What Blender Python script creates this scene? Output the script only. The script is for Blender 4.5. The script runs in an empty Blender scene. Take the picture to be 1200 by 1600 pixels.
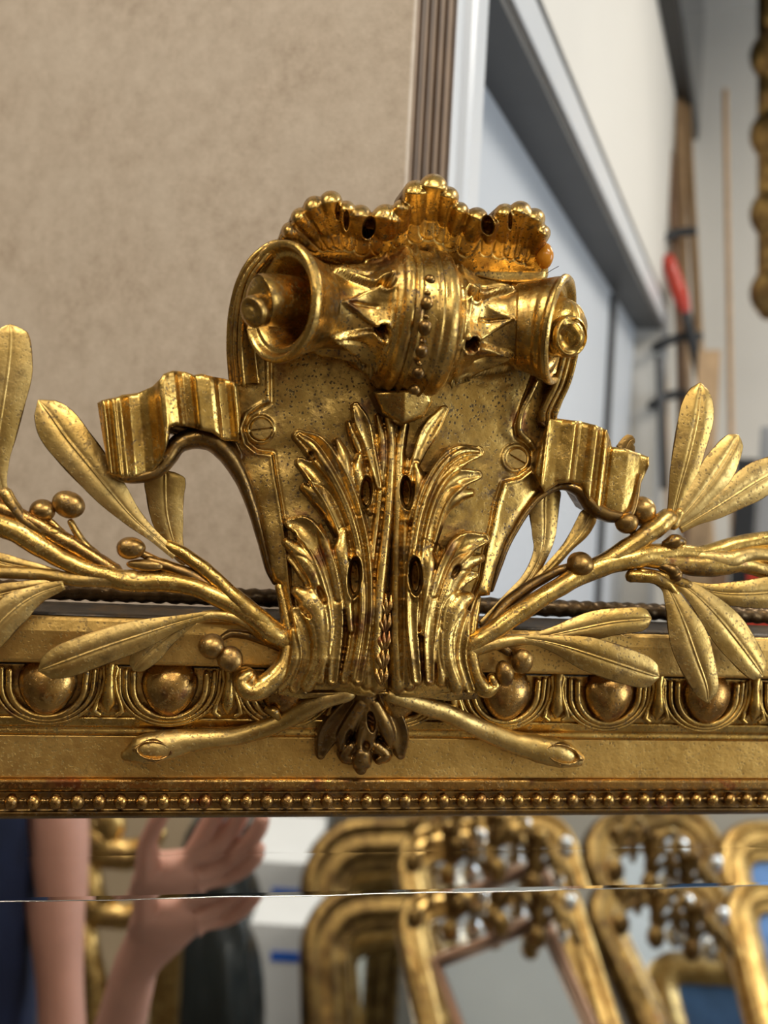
import bpy, bmesh, math, random
import numpy as np
from mathutils import Vector, Matrix
random.seed(7); rng = np.random.RandomState(7)
SC = bpy.context.scene; COL = SC.collection

# ---------------------------------------------------------------- camera, world, exposure
FPX = 1600.0; ROLL = 0.053; M = 0.20; U = 0.0003
CR = np.array([math.cos(ROLL), 0, math.sin(ROLL)]); CU = np.array([-math.sin(ROLL), 0, math.cos(ROLL)])
cam = bpy.data.cameras.new('camera'); co = bpy.data.objects.new('camera', cam); COL.objects.link(co)
co.matrix_world = Matrix(((CR[0], CU[0], 0, 0), (0, 0, -1, 0), (CR[2], CU[2], 0, 0), (0, 0, 0, 1)))
cam.sensor_fit = 'VERTICAL'; cam.sensor_height = 36; cam.sensor_width = 27; cam.lens = 36 * FPX / 1600
cam.clip_start = .01; cam.clip_end = 50
cam.dof.use_dof = True; cam.dof.focus_distance = .455; cam.dof.aperture_fstop = 6.5
SC.camera = co
SC.view_settings.view_transform = 'Standard'; SC.view_settings.look = 'None'
SC.view_settings.exposure = 0.12; SC.view_settings.gamma = 1.0; SC.view_settings.use_curve_mapping = False
w = bpy.data.worlds.new('sky'); SC.world = w; w.use_nodes = True
w.node_tree.nodes['Background'].inputs[0].default_value = (.62, .78, 1, 1)
w.node_tree.nodes['Background'].inputs[1].default_value = 1.5

# room axes (turned 20 degrees from the camera)
TH = math.radians(20.2)
ER = np.array([math.cos(TH), -math.sin(TH), 0]); EF = np.array([math.sin(TH), math.cos(TH), 0])
FLOOR = -1.6; CEIL = 1.35
def RM(r, f, z): return ER * r + EF * f + np.array([0, 0, z])
def area(name, pos, target, sx, sy, power, col):
    l = bpy.data.lights.new(name, 'AREA'); l.shape = 'RECTANGLE'; l.size = sx; l.size_y = sy
    l.energy = power; l.color = col
    o = bpy.data.objects.new(name, l); COL.objects.link(o); o.location = pos
    o.rotation_euler = (Vector(target) - Vector(pos)).to_track_quat('-Z', 'Y').to_euler(); return o
# ceiling lamp light: the panels below carry these, daylight comes in by the window in the right wall
LAMPS = [(-.9, -.45, 15), (.75, -.35, 20), (.3, -2.0, 16), (1.7, -1.9, 14), (1.0, 1.7, 24), (-1.3, -2.1, 10)]  # the one nearest the far wall is added to brighten that wall
for r, f, p in LAMPS:
    area('ceiling_lamp_light', RM(r, f, CEIL - .05), RM(r, f, 0), .9, .16, p, (1, .93, .82))
area('window_daylight', RM(2.85, .6, .1), RM(0, .9, -.1), 1.3, 1.3, 30, (.86, .93, 1))

# ---------------------------------------------------------------- pixel <-> place helpers
ON = np.array([0, .48, 0.]); cM = math.hypot(1, M)
FU = np.array([1, M, 0]) / cM; FN = np.array([M, -1, 0]) / cM; FV = np.array([0, 0, 1.])
def ray(px, py):
    px = np.asarray(px, float)[..., None]; py = np.asarray(py, float)[..., None]
    return CR * (px - 600) / FPX + CU * (800 - py) / FPX + np.array([0, 1., 0])
def P(px, py, d):            # point over the pixel that stands d units (0.3 mm) proud of the frame's frieze plane
    r = ray(px, py); d = np.asarray(d, float)[..., None]
    return r * ((d * U + ON @ FN) / (r @ FN)[..., None])
def loc(p): q = np.asarray(p) - ON; return q @ FU, q @ FV, q @ FN
def L(u, v, n): return ON + np.multiply.outer(u, FU) + np.multiply.outer(v, FV) + np.multiply.outer(n, FN)
GL = -14 * U
def V(px, py, D):            # real place of something seen in the glass at virtual depth D
    p = ray(px, py) * np.asarray(D, float)[..., None]; q = (p - ON) @ FN - GL
    return p - 2 * np.asarray(q)[..., None] * FN
def B(px, py, D): return ray(px, py) * D

# ---------------------------------------------------------------- materials
def mat(name):
    m = bpy.data.materials.new(name); m.use_nodes = True
    nt = m.node_tree; b = nt.nodes['Principled BSDF']; return m, nt, b
def N(nt, t, **k):
    n = nt.nodes.new(t)
    for a, v in k.items():
        if a.startswith('i_'): n.inputs[a[2:].replace('_', ' ')].default_value = v
        else: setattr(n, a, v)
    return n
def ramp(nt, src, stops):
    r = nt.nodes.new('ShaderNodeValToRGB'); e = r.color_ramp.elements
    while len(e) < len(stops): e.new(.5)
    for i, (p, c) in enumerate(stops):
        e[i].position = p; e[i].color = (c, c, c, 1) if isinstance(c, (int, float)) else (*c, 1)
    nt.links.new(src, r.inputs[0]); return r.outputs[0]
def mix(nt, f, a, b):
    x = nt.nodes.new('ShaderNodeMix'); x.data_type = 'RGBA'; L_ = nt.links.new
    if isinstance(f, float): x.inputs[0].default_value = f
    else: L_(f, x.inputs[0])
    for i, v in ((6, a), (7, b)):
        if isinstance(v, tuple): x.inputs[i].default_value = (*v, 1)
        else: L_(v, x.inputs[i])
    return x.outputs[2]
def noise(nt, vec, scale, detail=4, rough=.55):
    n = N(nt, 'ShaderNodeTexNoise', i_Scale=scale, i_Detail=detail, i_Roughness=rough)
    nt.links.new(vec, n.inputs['Vector']); return n.outputs['Fac']
def gold(name, c1=(.72, .465, .135), c2=(.42, .25, .06), speck=.85, red=.645, rough=.25, grime=.49, metal=1.0, dark=(.055, .032, .015)):
    m, nt, b = mat(name); lk = nt.links.new
    tc = N(nt, 'ShaderNodeTexCoord'); oi = N(nt, 'ShaderNodeObjectInfo')
    ad = N(nt, 'ShaderNodeVectorMath', operation='MULTIPLY_ADD')
    cb = N(nt, 'ShaderNodeCombineXYZ'); [lk(oi.outputs['Random'], cb.inputs[i]) for i in range(3)]
    lk(cb.outputs[0], ad.inputs[0]); ad.inputs[1].default_value = (3, 5, 7); lk(tc.outputs['Object'], ad.inputs[2])
    v = ad.outputs[0]
    big = noise(nt, v, 28, 5, .6)
    c = mix(nt, ramp(nt, big, [(.38, 0), (.62, 1)]), c1, c2)
    rd = noise(nt, v, 45, 6, .65)
    c = mix(nt, ramp(nt, rd, [(red - .03, 0), (red + .03, .75)]), c, (.33, .075, .03))
    gr = noise(nt, v, 90, 8, .72)
    grf = ramp(nt, gr, [(grime, 0), (grime + .16, .85)])
    c = mix(nt, grf, c, (.16, .095, .04))
    msk = ramp(nt, noise(nt, v, 60, 2), [(.30, 0), (.52, 1)])
    vo = N(nt, 'ShaderNodeTexVoronoi', i_Scale=520.0); lk(v, vo.inputs['Vector'])
    nn = noise(nt, v, 900, 3, .6)
    bl = ramp(nt, noise(nt, v, 210, 9, .68), [(.595, 0), (.63, .95)])
    s1 = N(nt, 'ShaderNodeMath', operation='ADD'); lk(vo.outputs['Distance'], s1.inputs[0]); lk(nn, s1.inputs[1])
    sp = ramp(nt, s1.outputs[0], [(.71, 1), (.79, 0)])
    sb = N(nt, 'ShaderNodeMath', operation='MAXIMUM'); lk(sp, sb.inputs[0]); lk(bl, sb.inputs[1])
    s2 = N(nt, 'ShaderNodeMath', operation='MULTIPLY'); lk(sb.outputs[0], s2.inputs[0]); lk(msk, s2.inputs[1])
    s3 = N(nt, 'ShaderNodeMath', operation='MULTIPLY'); lk(s2.outputs[0], s3.inputs[0]); s3.inputs[1].default_value = speck
    c = mix(nt, s3.outputs[0], c, dark)
    lk(c, b.inputs['Base Color'])
    mt = N(nt, 'ShaderNodeMath', operation='MULTIPLY_ADD'); lk(s3.outputs[0], mt.inputs[0]); mt.inputs[1].default_value = -.8; mt.inputs[2].default_value = metal
    lk(mt.outputs[0], b.inputs['Metallic'])
    ro = N(nt, 'ShaderNodeMath', operation='MULTIPLY_ADD'); lk(gr, ro.inputs[0]); ro.inputs[1].default_value = .4; ro.inputs[2].default_value = rough - .2 + .05
    lk(ro.outputs[0], b.inputs['Roughness'])
    h = N(nt, 'ShaderNodeMath', operation='MULTIPLY_ADD'); lk(s2.outputs[0], h.inputs[0]); h.inputs[1].default_value = -.12; lk(noise(nt, v, 160, 5, .6), h.inputs[2])
    bp = N(nt, 'ShaderNodeBump', i_Strength=.5, i_Distance=.0007); lk(h.outputs[0], bp.inputs['Height']); lk(bp.outputs[0], b.inputs['Normal'])
    return m
def plain(name, col, rough=.6, metal=0., var=.08, scale=8, bump=0., emit=None):
    m, nt, b = mat(name)
    tc = N(nt, 'ShaderNodeTexCoord'); f = noise(nt, tc.outputs['Object'], scale, 5)
    a = tuple(x * (1 - var) for x in col); d = tuple(min(1, x * (1 + var)) for x in col)
    nt.links.new(mix(nt, ramp(nt, f, [(.3, 0), (.7, 1)]), a, d), b.inputs['Base Color'])
    b.inputs['Roughness'].default_value = rough; b.inputs['Metallic'].default_value = metal
    if bump:
        bp = N(nt, 'ShaderNodeBump', i_Strength=bump, i_Distance=.002); nt.links.new(f, bp.inputs['Height']); nt.links.new(bp.outputs[0], b.inputs['Normal'])
    if emit:
        b.inputs['Emission Color'].default_value = (*emit[:3], 1); b.inputs['Emission Strength'].default_value = emit[3]
    return m
G = gold('antique_gilding')
G_SMOOTH = gold('burnished_gilding', speck=.7, rough=.24, red=.70, grime=.53, c1=(.75, .49, .14), c2=(.50, .30, .07))
G_LEAF = gold('matt_leaf_gilding', c1=(.70, .475, .165), c2=(.46, .29, .08), speck=.55, rough=.34, grime=.54, red=.76)
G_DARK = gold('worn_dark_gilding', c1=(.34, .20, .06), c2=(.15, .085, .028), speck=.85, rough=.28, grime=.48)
G_RED = gold('rubbed_red_gilding', c1=(.52, .31, .09), c2=(.38, .20, .055), speck=.6, red=.60, rough=.22, grime=.5)
G_FRIEZE = gold('frieze_gilding', c1=(.74, .47, .14), c2=(.60, .36, .095), speck=.5, rough=.36, grime=.60, red=.76)
G_BERRY = gold('berry_gilding', c1=(.50, .31, .10), c2=(.33, .195, .06), speck=.6, rough=.30, grime=.52)
BLACK_TOP = gold('blackened_top', c1=(.05, .043, .035), c2=(.09, .065, .04), speck=.3, rough=.40, metal=.3, red=.8)
ROPE_M = gold('darkened_rope_gilding', c1=(.16, .10, .045), c2=(.07, .05, .03), speck=.7, rough=.32, red=.72)
GILT_BG = gold('bright_gilding', c1=(.82, .55, .20), c2=(.55, .33, .10), speck=.2, rough=.28)
GILT_BG2 = gold('brown_gilding', c1=(.40, .25, .08), c2=(.14, .08, .03), speck=.2, rough=.30)
AMBER = plain('amber_wax', (.75, .30, .02), .2); AMBER.node_tree.nodes['Principled BSDF'].inputs['Transmission Weight'].default_value = .35
MIRROR, nt_, b_ = mat('silvered_glass'); b_.inputs['Base Color'].default_value = (.90, .92, .91, 1); b_.inputs['Metallic'].default_value = 1; b_.inputs['Roughness'].default_value = .015
WHITE = plain('cream_wall_paint', (.66, .635, .58), .7, var=.03, scale=3)
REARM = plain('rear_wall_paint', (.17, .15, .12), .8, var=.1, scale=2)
CEILM = plain('ceiling_paint', (.75, .74, .71), .8, var=.02)
GLOSSW = plain('white_gloss_paint', (.66, .68, .70), .28, var=.03, scale=2)
DOORM = plain('white_door_paint', (.56, .60, .65), .42, var=.06, scale=1.5)
GREYM = plain('grey_metal_and_soffit_shade', (.085, .085, .085), .5, metal=.3)  # dark enough to paint the soffit's shade; plain grey metal elsewhere
FLOORM = plain('concrete_floor', (.10, .088, .075), .6, var=.15, scale=3)
WOOD = plain('pale_wood', (.50, .33, .18), .55, var=.15, scale=30)
WOODD = plain('brown_wood', (.20, .11, .055), .5, var=.2, scale=30)
BLACK = plain('black_plastic', (.015, .016, .018), .45)
REDM = plain('red_plastic', (.45, .035, .015), .3)
NAVY = plain('navy_cloth', (.005, .012, .045), .85, var=.2, scale=20, bump=.3)
SKIN = plain('skin', (.50, .255, .185), .55, var=.07, scale=25)
SKIN.node_tree.nodes['Principled BSDF'].inputs['Subsurface Weight'].default_value = .05
HAIR = plain('dark_hair', (.035, .02, .012), .5)
BOXW = plain('white_card', (.72, .72, .72), .6, var=.03)
BLUET = plain('blue_tape', (.02, .12, .55), .5)
BLUE_REFL = plain('painted_sky_reflection', (.10, .26, .62), .4, var=.5, scale=6)  # mottled blue standing in for a window reflected in the mirror
TAN = plain('tan_board', (.50, .38, .25), .7, var=.06)
SHINY, nts, bs = mat('black_bin_bag'); bs.inputs['Base Color'].default_value = (.012, .016, .017, 1); bs.inputs['Roughness'].default_value = .28
def mdf():
    m, nt, b = mat('mdf_board'); tc = N(nt, 'ShaderNodeTexCoord'); v = tc.outputs['Object']; lk = nt.links.new
    c = mix(nt, ramp(nt, noise(nt, v, 90, 6, .75), [(.34, 0), (.66, 1)]), (.38, .295, .21), (.53, .43, .325))
    c = mix(nt, ramp(nt, noise(nt, v, 14, 3), [(.35, 0), (.7, .5)]), c, (.56, .47, .365))
    c = mix(nt, ramp(nt, noise(nt, v, 520, 3, .7), [(.66, 0), (.74, .5)]), c, (.20, .125, .07))
    lk(c, b.inputs['Base Color']); b.inputs['Roughness'].default_value = .62
    bp = N(nt, 'ShaderNodeBump', i_Strength=.25, i_Distance=.0008); lk(noise(nt, v, 300, 5), bp.inputs['Height']); lk(bp.outputs[0], b.inputs['Normal'])
    return m
MDF = mdf()

# ---------------------------------------------------------------- object helpers
DARK_SIDE = [None]
def finish(name, verts, faces, material, parent=None, smooth=True, label=None):
    verts = np.asarray(verts, float); c = verts.mean(0)
    me = bpy.data.meshes.new(name); me.from_pydata((verts - c).tolist(), [], [tuple(int(i) for i in f) for f in faces])
    me.materials.append(material)
    if smooth: me.polygons.foreach_set('use_smooth', [True] * len(me.polygons))
    me.update(); bm = bmesh.new(); bm.from_mesh(me); bmesh.ops.recalc_face_normals(bm, faces=bm.faces); bm.to_mesh(me); bm.free()
    o = bpy.data.objects.new(name, me); COL.objects.link(o); attach(o, c, parent)
    if label: o['label'] = label
    return o
WLOC = {}
def attach(o, c, parent):
    c = Vector(c); WLOC[o.name] = c
    if parent is not None: o.parent = parent; o.location = c - WLOC[parent.name]
    else: o.location = c
def thing(name, label, cat, at, group=None):
    o = bpy.data.objects.new(name, None); COL.objects.link(o); attach(o, at, None); return tag(o, label, cat, group)
def tag(o, label, cat, group=None):
    o['label'] = label; o['category'] = cat
    if group: o['group'] = group
    return o
def struct(o): o['kind'] = 'structure'; return o
BOXF = [(0, 1, 3, 2), (4, 6, 7, 5), (0, 4, 5, 1), (2, 3, 7, 6), (0, 2, 6, 4), (1, 5, 7, 3)]
def box8(name, f, a, b, m, parent=None, label=None, bevel=0):
    """box between corners a and b in the axes given by f(x,y,z)"""
    vs = [f(x, y, z) for x in (a[0], b[0]) for y in (a[1], b[1]) for z in (a[2], b[2])]
    o = finish(name, vs, BOXF, m, parent, False, label)
    if bevel:
        md = o.modifiers.new('edge', 'BEVEL'); md.width = bevel; md.segments = 2
    return o
def cr(pts, n=8):
    p = np.asarray(pts, float)
    if len(p) == 2: t = np.linspace(0, 1, n + 1)[:, None]; return p[0] * (1 - t) + p[1] * t
    q = np.vstack([2 * p[0] - p[1], p, 2 * p[-1] - p[-2]]); out = []
    for i in range(1, len(q) - 2):
        for k in range(n):
            t = k / n; a, b, c, d = q[i - 1], q[i], q[i + 1], q[i + 2]
            out.append(.5 * ((2 * b) + (c - a) * t + (2 * a - 5 * b + 4 * c - d) * t * t + (3 * b - a - 3 * c + d) * t ** 3))
    out.append(p[-1]); return np.array(out)
def norm(a): return a / (np.linalg.norm(a, axis=-1, keepdims=True) + 1e-12)
def grid_faces(n, m, closed=True, off=0):
    f = []
    for i in range(n - 1):
        for j in range(m if closed else m - 1):
            k = (j + 1) % m; f.append((off + i * m + j, off + i * m + k, off + (i + 1) * m + k, off + (i + 1) * m + j))
    return f
def tube_geo(W, R, ring=14, flat=1., lump=0., rfun=None, caps=True):
    """sweep of world centre line W with radii R (metres)"""
    n = len(W); T = norm(np.gradient(W, axis=0)); S = norm(np.cross(T, FN)); O = norm(np.cross(S, T))
    if caps:
        e = [(.0, .18), (.1, .6), (.35, .88)]
        W = np.vstack([W[0] - T[0] * R[0] * .8] + [W[0] - T[0] * R[0] * .55] + [W, W[-1] + T[-1] * R[-1] * .55, W[-1] + T[-1] * R[-1] * .8])
        R = np.concatenate([[R[0] * .25, R[0] * .75], R, [R[-1] * .75, R[-1] * .25]])
        S = np.vstack([S[0], S[0], S, S[-1], S[-1]]); O = np.vstack([O[0], O[0], O, O[-1], O[-1]]); n += 4
    ph = np.linspace(0, 2 * np.pi, ring, endpoint=False)
    rr = R[:, None] * np.ones(ring)
    if rfun is not None: rr = rr * rfun(np.linspace(0, 1, n)[:, None], ph[None, :])
    if lump:
        a = rng.rand(6) * 6.28; tt = np.linspace(0, 1, n)[:, None] * n * .35
        rr = rr * (1 + lump * (np.sin(tt + a[0] + 2 * ph) * .5 + np.sin(tt * 2.1 + a[1] - ph) * .35 + np.sin(tt * 3.7 + a[2] + 3 * ph) * .25))
    vs = W[:, None, :] + rr[..., None] * (np.cos(ph)[None, :, None] * S[:, None, :] + flat * np.sin(ph)[None, :, None] * O[:, None, :])
    vs = vs.reshape(-1, 3); fs = grid_faces(n, ring)
    fs += [tuple(range(ring))[::-1], tuple(range((n - 1) * ring, n * ring))]
    return vs, fs
def tube(name, pts, m, parent, n=8, **k):
    """pts: (px, py, d, radius in px)"""
    label = k.pop('label', None)
    c = cr(pts, n); W = P(c[:, 0], c[:, 1], c[:, 2]); R = np.maximum(c[:, 3], .5) * W[:, 1] / FPX
    vs, fs = tube_geo(W, R, **k); return finish(name, vs, fs, m, parent, True, label)
def joined(geos):
    vs, fs, o = [], [], 0
    for v, f in geos: vs.append(v); fs += [tuple(i + o for i in q) for q in f]; o += len(v)
    return np.vstack(vs), fs
def leaf(name, pts, m, parent, rise=5, thick=7, tilt=0., label=None):
    """pts: (px, py, d, half width); the point first. two convex halves on a fine raised midrib"""
    c = cr(pts, 10); n = len(c); W = P(c[:, 0], c[:, 1], c[:, 2]); sc = W[:, 1] / FPX
    T = norm(np.gradient(W, axis=0)); S = norm(np.cross(T, FN)); O = norm(np.cross(S, T))
    t = np.linspace(0, 1, n); hw = np.maximum(c[:, 3], .6)
    tipf = np.sqrt(np.clip(t / .07, 0.02, 1)); hw = hw * tipf
    hwm = hw.max(); k = np.clip(hw / hwm, .15, 1)
    s = np.array([-1, -.97, -.9, -.78, -.62, -.46, -.3, -.18, -.11, -.075, -.05, -.02, .02, .05, .075, .11, .18, .3, .46, .62, .78, .9, .97, 1])
    wav = 1 + .05 * np.sin(t * 17 + rng.rand() * 6)[:, None] * np.abs(s)[None]
    hf = rise * k[:, None] * (np.sin(np.pi * np.abs(s) ** .62) * .8 + .15 * (1 - s ** 2) + .62 * np.exp(-(s / .055) ** 2))[None]
    hb = -thick * k[:, None] * (1 - s ** 2)[None] ** .6 - 1.0
    front = W[:, None] + (s[None] * hw[:, None] * wav * sc[:, None])[..., None] * S[:, None] + ((hf + tilt * s[None] * hw[:, None]) * sc[:, None])[..., None] * O[:, None] * 1
    sgn = 1 if (O[n // 2] @ FN) > 0 else -1
    front = W[:, None] + (s[None] * hw[:, None] * wav * sc[:, None])[..., None] * S[:, None] + ((hf + tilt * s[None] * hw[:, None]) * sc[:, None])[..., None] * O[:, None] * sgn
    back = W[:, None] + (s[None] * hw[:, None] * sc[:, None])[..., None] * S[:, None] + ((hb + tilt * s[None] * hw[:, None]) * sc[:, None])[..., None] * O[:, None] * sgn
    vs = np.concatenate([front, back[:, ::-1]], 1).reshape(-1, 3); ring = 2 * len(s)
    fs = grid_faces(n, ring) + [tuple(range(ring))[::-1], tuple(range((n - 1) * ring, n * ring))]
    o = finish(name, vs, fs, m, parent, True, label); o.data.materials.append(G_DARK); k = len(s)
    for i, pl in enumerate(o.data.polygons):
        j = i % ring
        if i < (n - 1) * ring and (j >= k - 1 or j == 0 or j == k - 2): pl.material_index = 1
    return o
def ball(name, x, y, d, rx, ry, m, parent, ang=0., rd=None, label=None):
    c = P(x, y, d); sc = c[1] / FPX; rd = rd or min(rx, ry); n, k = 14, 20
    a = math.radians(ang); A = CR * math.cos(a) + CU * math.sin(a); Bv = -CR * math.sin(a) + CU * math.cos(a)
    th = np.linspace(.05, np.pi - .05, n)[:, None]; ph = np.linspace(0, 2 * np.pi, k, endpoint=False)[None]
    q = 1 + .05 * np.sin(3 * ph + x) * np.sin(th) + .04 * np.cos(2 * th + y)
    vs = c + sc * (q * np.cos(th) * rx * np.ones_like(ph))[..., None] * A + sc * (q * np.sin(th) * np.cos(ph) * ry)[..., None] * Bv + sc * (q * np.sin(th) * np.sin(ph) * rd)[..., None] * FN
    fs = grid_faces(n, k) + [tuple(range(k))[::-1], tuple(range((n - 1) * k, n * k))]
    return finish(name, vs.reshape(-1, 3), fs, m, parent, True, label)

class Relief:
    """carved relief: heights (units proud of the frieze) drawn by strokes over a patch, cut out along its outline"""
    def __init__(s, x0, y0, x1, y1, step=1.6, base=None):
        s.x = np.arange(x0, x1, step); s.y = np.arange(y0, y1, step); s.X, s.Y = np.meshgrid(s.x, s.y)
        s.H = np.full(s.X.shape, -1e3); s.S = np.full(s.X.shape, -60.); s.step = step; s.base = base; s.halo = 0
    def near(s, c):
        best = np.full(s.X.shape, 1e9); tt = np.zeros(s.X.shape); sg = np.zeros(s.X.shape)
        for i in range(len(c) - 1):
            a, b = c[i, :2], c[i + 1, :2]; d = b - a; L2 = d @ d + 1e-9
            t = np.clip(((s.X - a[0]) * d[0] + (s.Y - a[1]) * d[1]) / L2, 0, 1)
            ex = s.X - a[0] - t * d[0]; ey = s.Y - a[1] - t * d[1]; q = np.hypot(ex, ey); k = q < best
            best = np.where(k, q, best); tt = np.where(k, i + t, tt); sg = np.where(k, np.sign(d[0] * ey - d[1] * ex), sg)
        return best, tt, sg
    def stroke(s, pts, prof='round', a=8, op='max', skew=0.):
        c = cr(pts, 5); best, tt, sg = s.near(c); ii = np.arange(len(c))
        w = np.interp(tt, ii, c[:, 2]); h = np.interp(tt, ii, c[:, 3]); w = np.maximum(w, .8)
        u = best / w; ins = w - best; us = u * sg; q = np.clip(u, 0, 1); af = a * np.clip(w / c[:, 2].max(), .3, 1)
        if prof == 'round': v = h + af * (np.sqrt(1 - q ** 2) - 1)
        elif prof == 'gouge': v = h + af * (-.9 + 1.2 * q ** 2) - 1.6 * af * np.clip((q - .82) / .18, 0, 1) ** 2
        elif prof == 'vein': v = h + af * (np.sin(np.pi * q ** .8) * .7 - .6 * q ** 2) - af * .9 * np.exp(-(q / .16) ** 2) - af * np.clip((q - .85) / .15, 0, 1) ** 2
        else: v = h + 0 * q
        v = v + skew * us
        k = ins > 0; hal = (ins <= 0) & (ins > -3) & (s.S > 0)
        s.H = np.where(hal, s.H - s.halo * (1 - np.abs(ins + .8) / 3), s.H)
        s.H = np.where(k, np.maximum(s.H, v) if op == 'max' else v, s.H); s.S = np.maximum(s.S, ins); return s
    def sdf(s, poly):
        poly = np.asarray(poly, float); c = np.vstack([poly, poly[:1]]); best, _, _ = s.near(c)
        ins = np.zeros(s.X.shape, bool)
        for i in range(len(poly)):
            (x1, y1), (x2, y2) = c[i], c[i + 1]
            if y1 == y2: continue
            k = ((y1 > s.Y) != (y2 > s.Y)) & (s.X < (x2 - x1) * (s.Y - y1) / (y2 - y1) + x1); ins ^= k
        return np.where(ins, best, -best)
    def poly(s, poly, h, smooth=True):
        if smooth: poly = cr(poly + [poly[0]], 4)[:-1]
        d = s.sdf(poly); k = d > 0; s.H = np.where(k, np.maximum(s.H, h), s.H); s.S = np.maximum(s.S, d); return s
    def pit(s, x, y, rx, ry, depth, ang=0, rim=0.):
        a = math.radians(ang); X = (s.X - x) * math.cos(a) + (s.Y - y) * math.sin(a); Y = -(s.X - x) * math.sin(a) + (s.Y - y) * math.cos(a)
        q = np.hypot(X / rx, Y / ry); s.H = s.H - depth * np.clip((1 - q) / .22, 0, 1) + rim * np.exp(-((q - 1.12) / .16) ** 2)
        return s
    def bump(s, x, y, rx, ry, h):
        q = np.hypot((s.X - x) / rx, (s.Y - y) / ry); s.H = s.H + h * np.sqrt(np.clip(1 - q ** 2, 0, 1)); return s
    def build(s, name, m, parent, thick=30, soften=1, lump=.8, edge=0., back=False, label=None, inset=0.):
        H, S = s.H.copy(), s.S; ins = S > 0
        for _ in range(4):                                  # carry heights past the outline
            bad = H < -500; acc = np.zeros_like(H); n = np.zeros_like(H)
            for dy, dx in ((0, 1), (0, -1), (1, 0), (-1, 0), (1, 1), (-1, -1), (1, -1), (-1, 1)):
                r = np.roll(H, (dy, dx), (0, 1)); g = r > -500; acc += np.where(g, r, 0); n += g
            H = np.where(bad & (n > 0), acc / np.maximum(n, 1), H)
        H = np.where(H < -500, 0, H)
        for _ in range(soften):
            H = (H * 4 + np.roll(H, 1, 0) + np.roll(H, -1, 0) + np.roll(H, 1, 1) + np.roll(H, -1, 1)) / 8
        if edge: H = H - edge * np.exp(-np.clip(S, 0, 99) / 2.5)
        if s.base is not None: H = H + s.base(s.X, s.Y)
        a = rng.rand(4) * 6
        H = H + lump * (1.1 * np.sin(s.X * .043 + s.Y * .031 + a[0]) * np.sin(s.Y * .052 - s.X * .023 + a[1]) + .16 * np.sin(s.X * .17 + s.Y * .05 + a[2]) * np.sin(s.Y * .14 - s.X * .06 + a[3]))
        gy, gx = np.gradient(S, s.step); g2 = gx ** 2 + gy ** 2 + .05
        sh = np.where(ins, 0, S / g2); sh = np.clip(sh, -1.3 * s.step, 0); PX = s.X - gx * sh; PY = s.Y - gy * sh
        ny, nx = S.shape; cell = ins[:-1, :-1] | ins[1:, :-1] | ins[:-1, 1:] | ins[1:, 1:]
        idx = -np.ones(S.shape, int); used = np.zeros(S.shape, bool)
        used[:-1, :-1] |= cell; used[1:, :-1] |= cell; used[:-1, 1:] |= cell; used[1:, 1:] |= cell
        idx[used] = np.arange(used.sum()); vs = P(PX[used], PY[used], H[used])
        cy, cx = np.nonzero(cell); fs = np.stack([idx[cy, cx], idx[cy + 1, cx], idx[cy + 1, cx + 1], idx[cy, cx + 1]], 1)
        e = np.concatenate([fs[:, [0, 1]], fs[:, [1, 2]], fs[:, [2, 3]], fs[:, [3, 0]]]); key = np.sort(e, 1)
        _, inv, cnt = np.unique(key[:, 0] * len(vs) + key[:, 1], return_inverse=True, return_counts=True)
        be = e[cnt[inv] == 1]; bv = np.unique(be); mp = {v: i + len(vs) for i, v in enumerate(bv)}
        if back: mp = {v: v + len(vs) for v in range(len(vs))}; bk = vs - FN * thick * U
        else: bk = vs[bv] - FN * thick * U
        fl = [tuple(f) for f in fs] + [(b, a_, mp[a_], mp[b]) for a_, b in be]
        if back: fl += [tuple(len(vs) + i for i in f[::-1]) for f in fs]
        o = finish(name, np.vstack([vs, bk]), fl, m, parent, True, label)
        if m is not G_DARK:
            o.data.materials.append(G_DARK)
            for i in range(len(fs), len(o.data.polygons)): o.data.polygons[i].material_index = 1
        return o

# ---------------------------------------------------------------- THE SETTING
def room_box(name, a, b, m, parent=None, bevel=0, label=None): return box8(name, RM, a, b, m, parent, label, bevel)
SR, SK, SFAR = -.2345, .744, 2.78
struct(room_box('floor', (-2.3, -3.1, FLOOR - .06), (3.1, 2.9, FLOOR), FLOORM))
struct(room_box('ceiling', (-2.3, -3.1, CEIL), (3.1, 2.9, CEIL + .06), CEILM))
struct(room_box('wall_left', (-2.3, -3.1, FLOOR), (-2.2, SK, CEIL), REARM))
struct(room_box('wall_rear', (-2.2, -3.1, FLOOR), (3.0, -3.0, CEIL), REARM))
struct(room_box('wall_front', (-2.2, SK, FLOOR), (SR - .12, SK + .1, CEIL), WHITE))
struct(room_box('wall_far', (SR - .12, SFAR, FLOOR), (3.0, SFAR + .1, CEIL), WHITE))
# right wall with a window opening
wr = struct(room_box('wall_right', (3.0, -3.1, FLOOR), (3.1, 2.9, -.7), WHITE))
for i, (a, b) in enumerate((((3.0, -3.1, .9), (3.1, 2.9, CEIL)), ((3.0, -3.1, -.7), (3.1, -.2, .9)), ((3.0, 1.4, -.7), (3.1, 2.9, .9)))):
    room_box('wall_panel', a, b, WHITE, wr)
wf = struct(room_box('window_1', (3.02, -.2, -.7), (3.07, 1.4, -.66), GLOSSW))
for a, b in (((3.02, -.2, .86), (3.07, 1.4, .9)), ((3.02, -.2, -.66), (3.07, -.16, .86)), ((3.02, 1.36, -.66), (3.07, 1.4, .86)), ((3.02, .58, -.66), (3.07, .62, .86))):
    room_box('window_frame', a, b, GLOSSW, wf)
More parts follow.
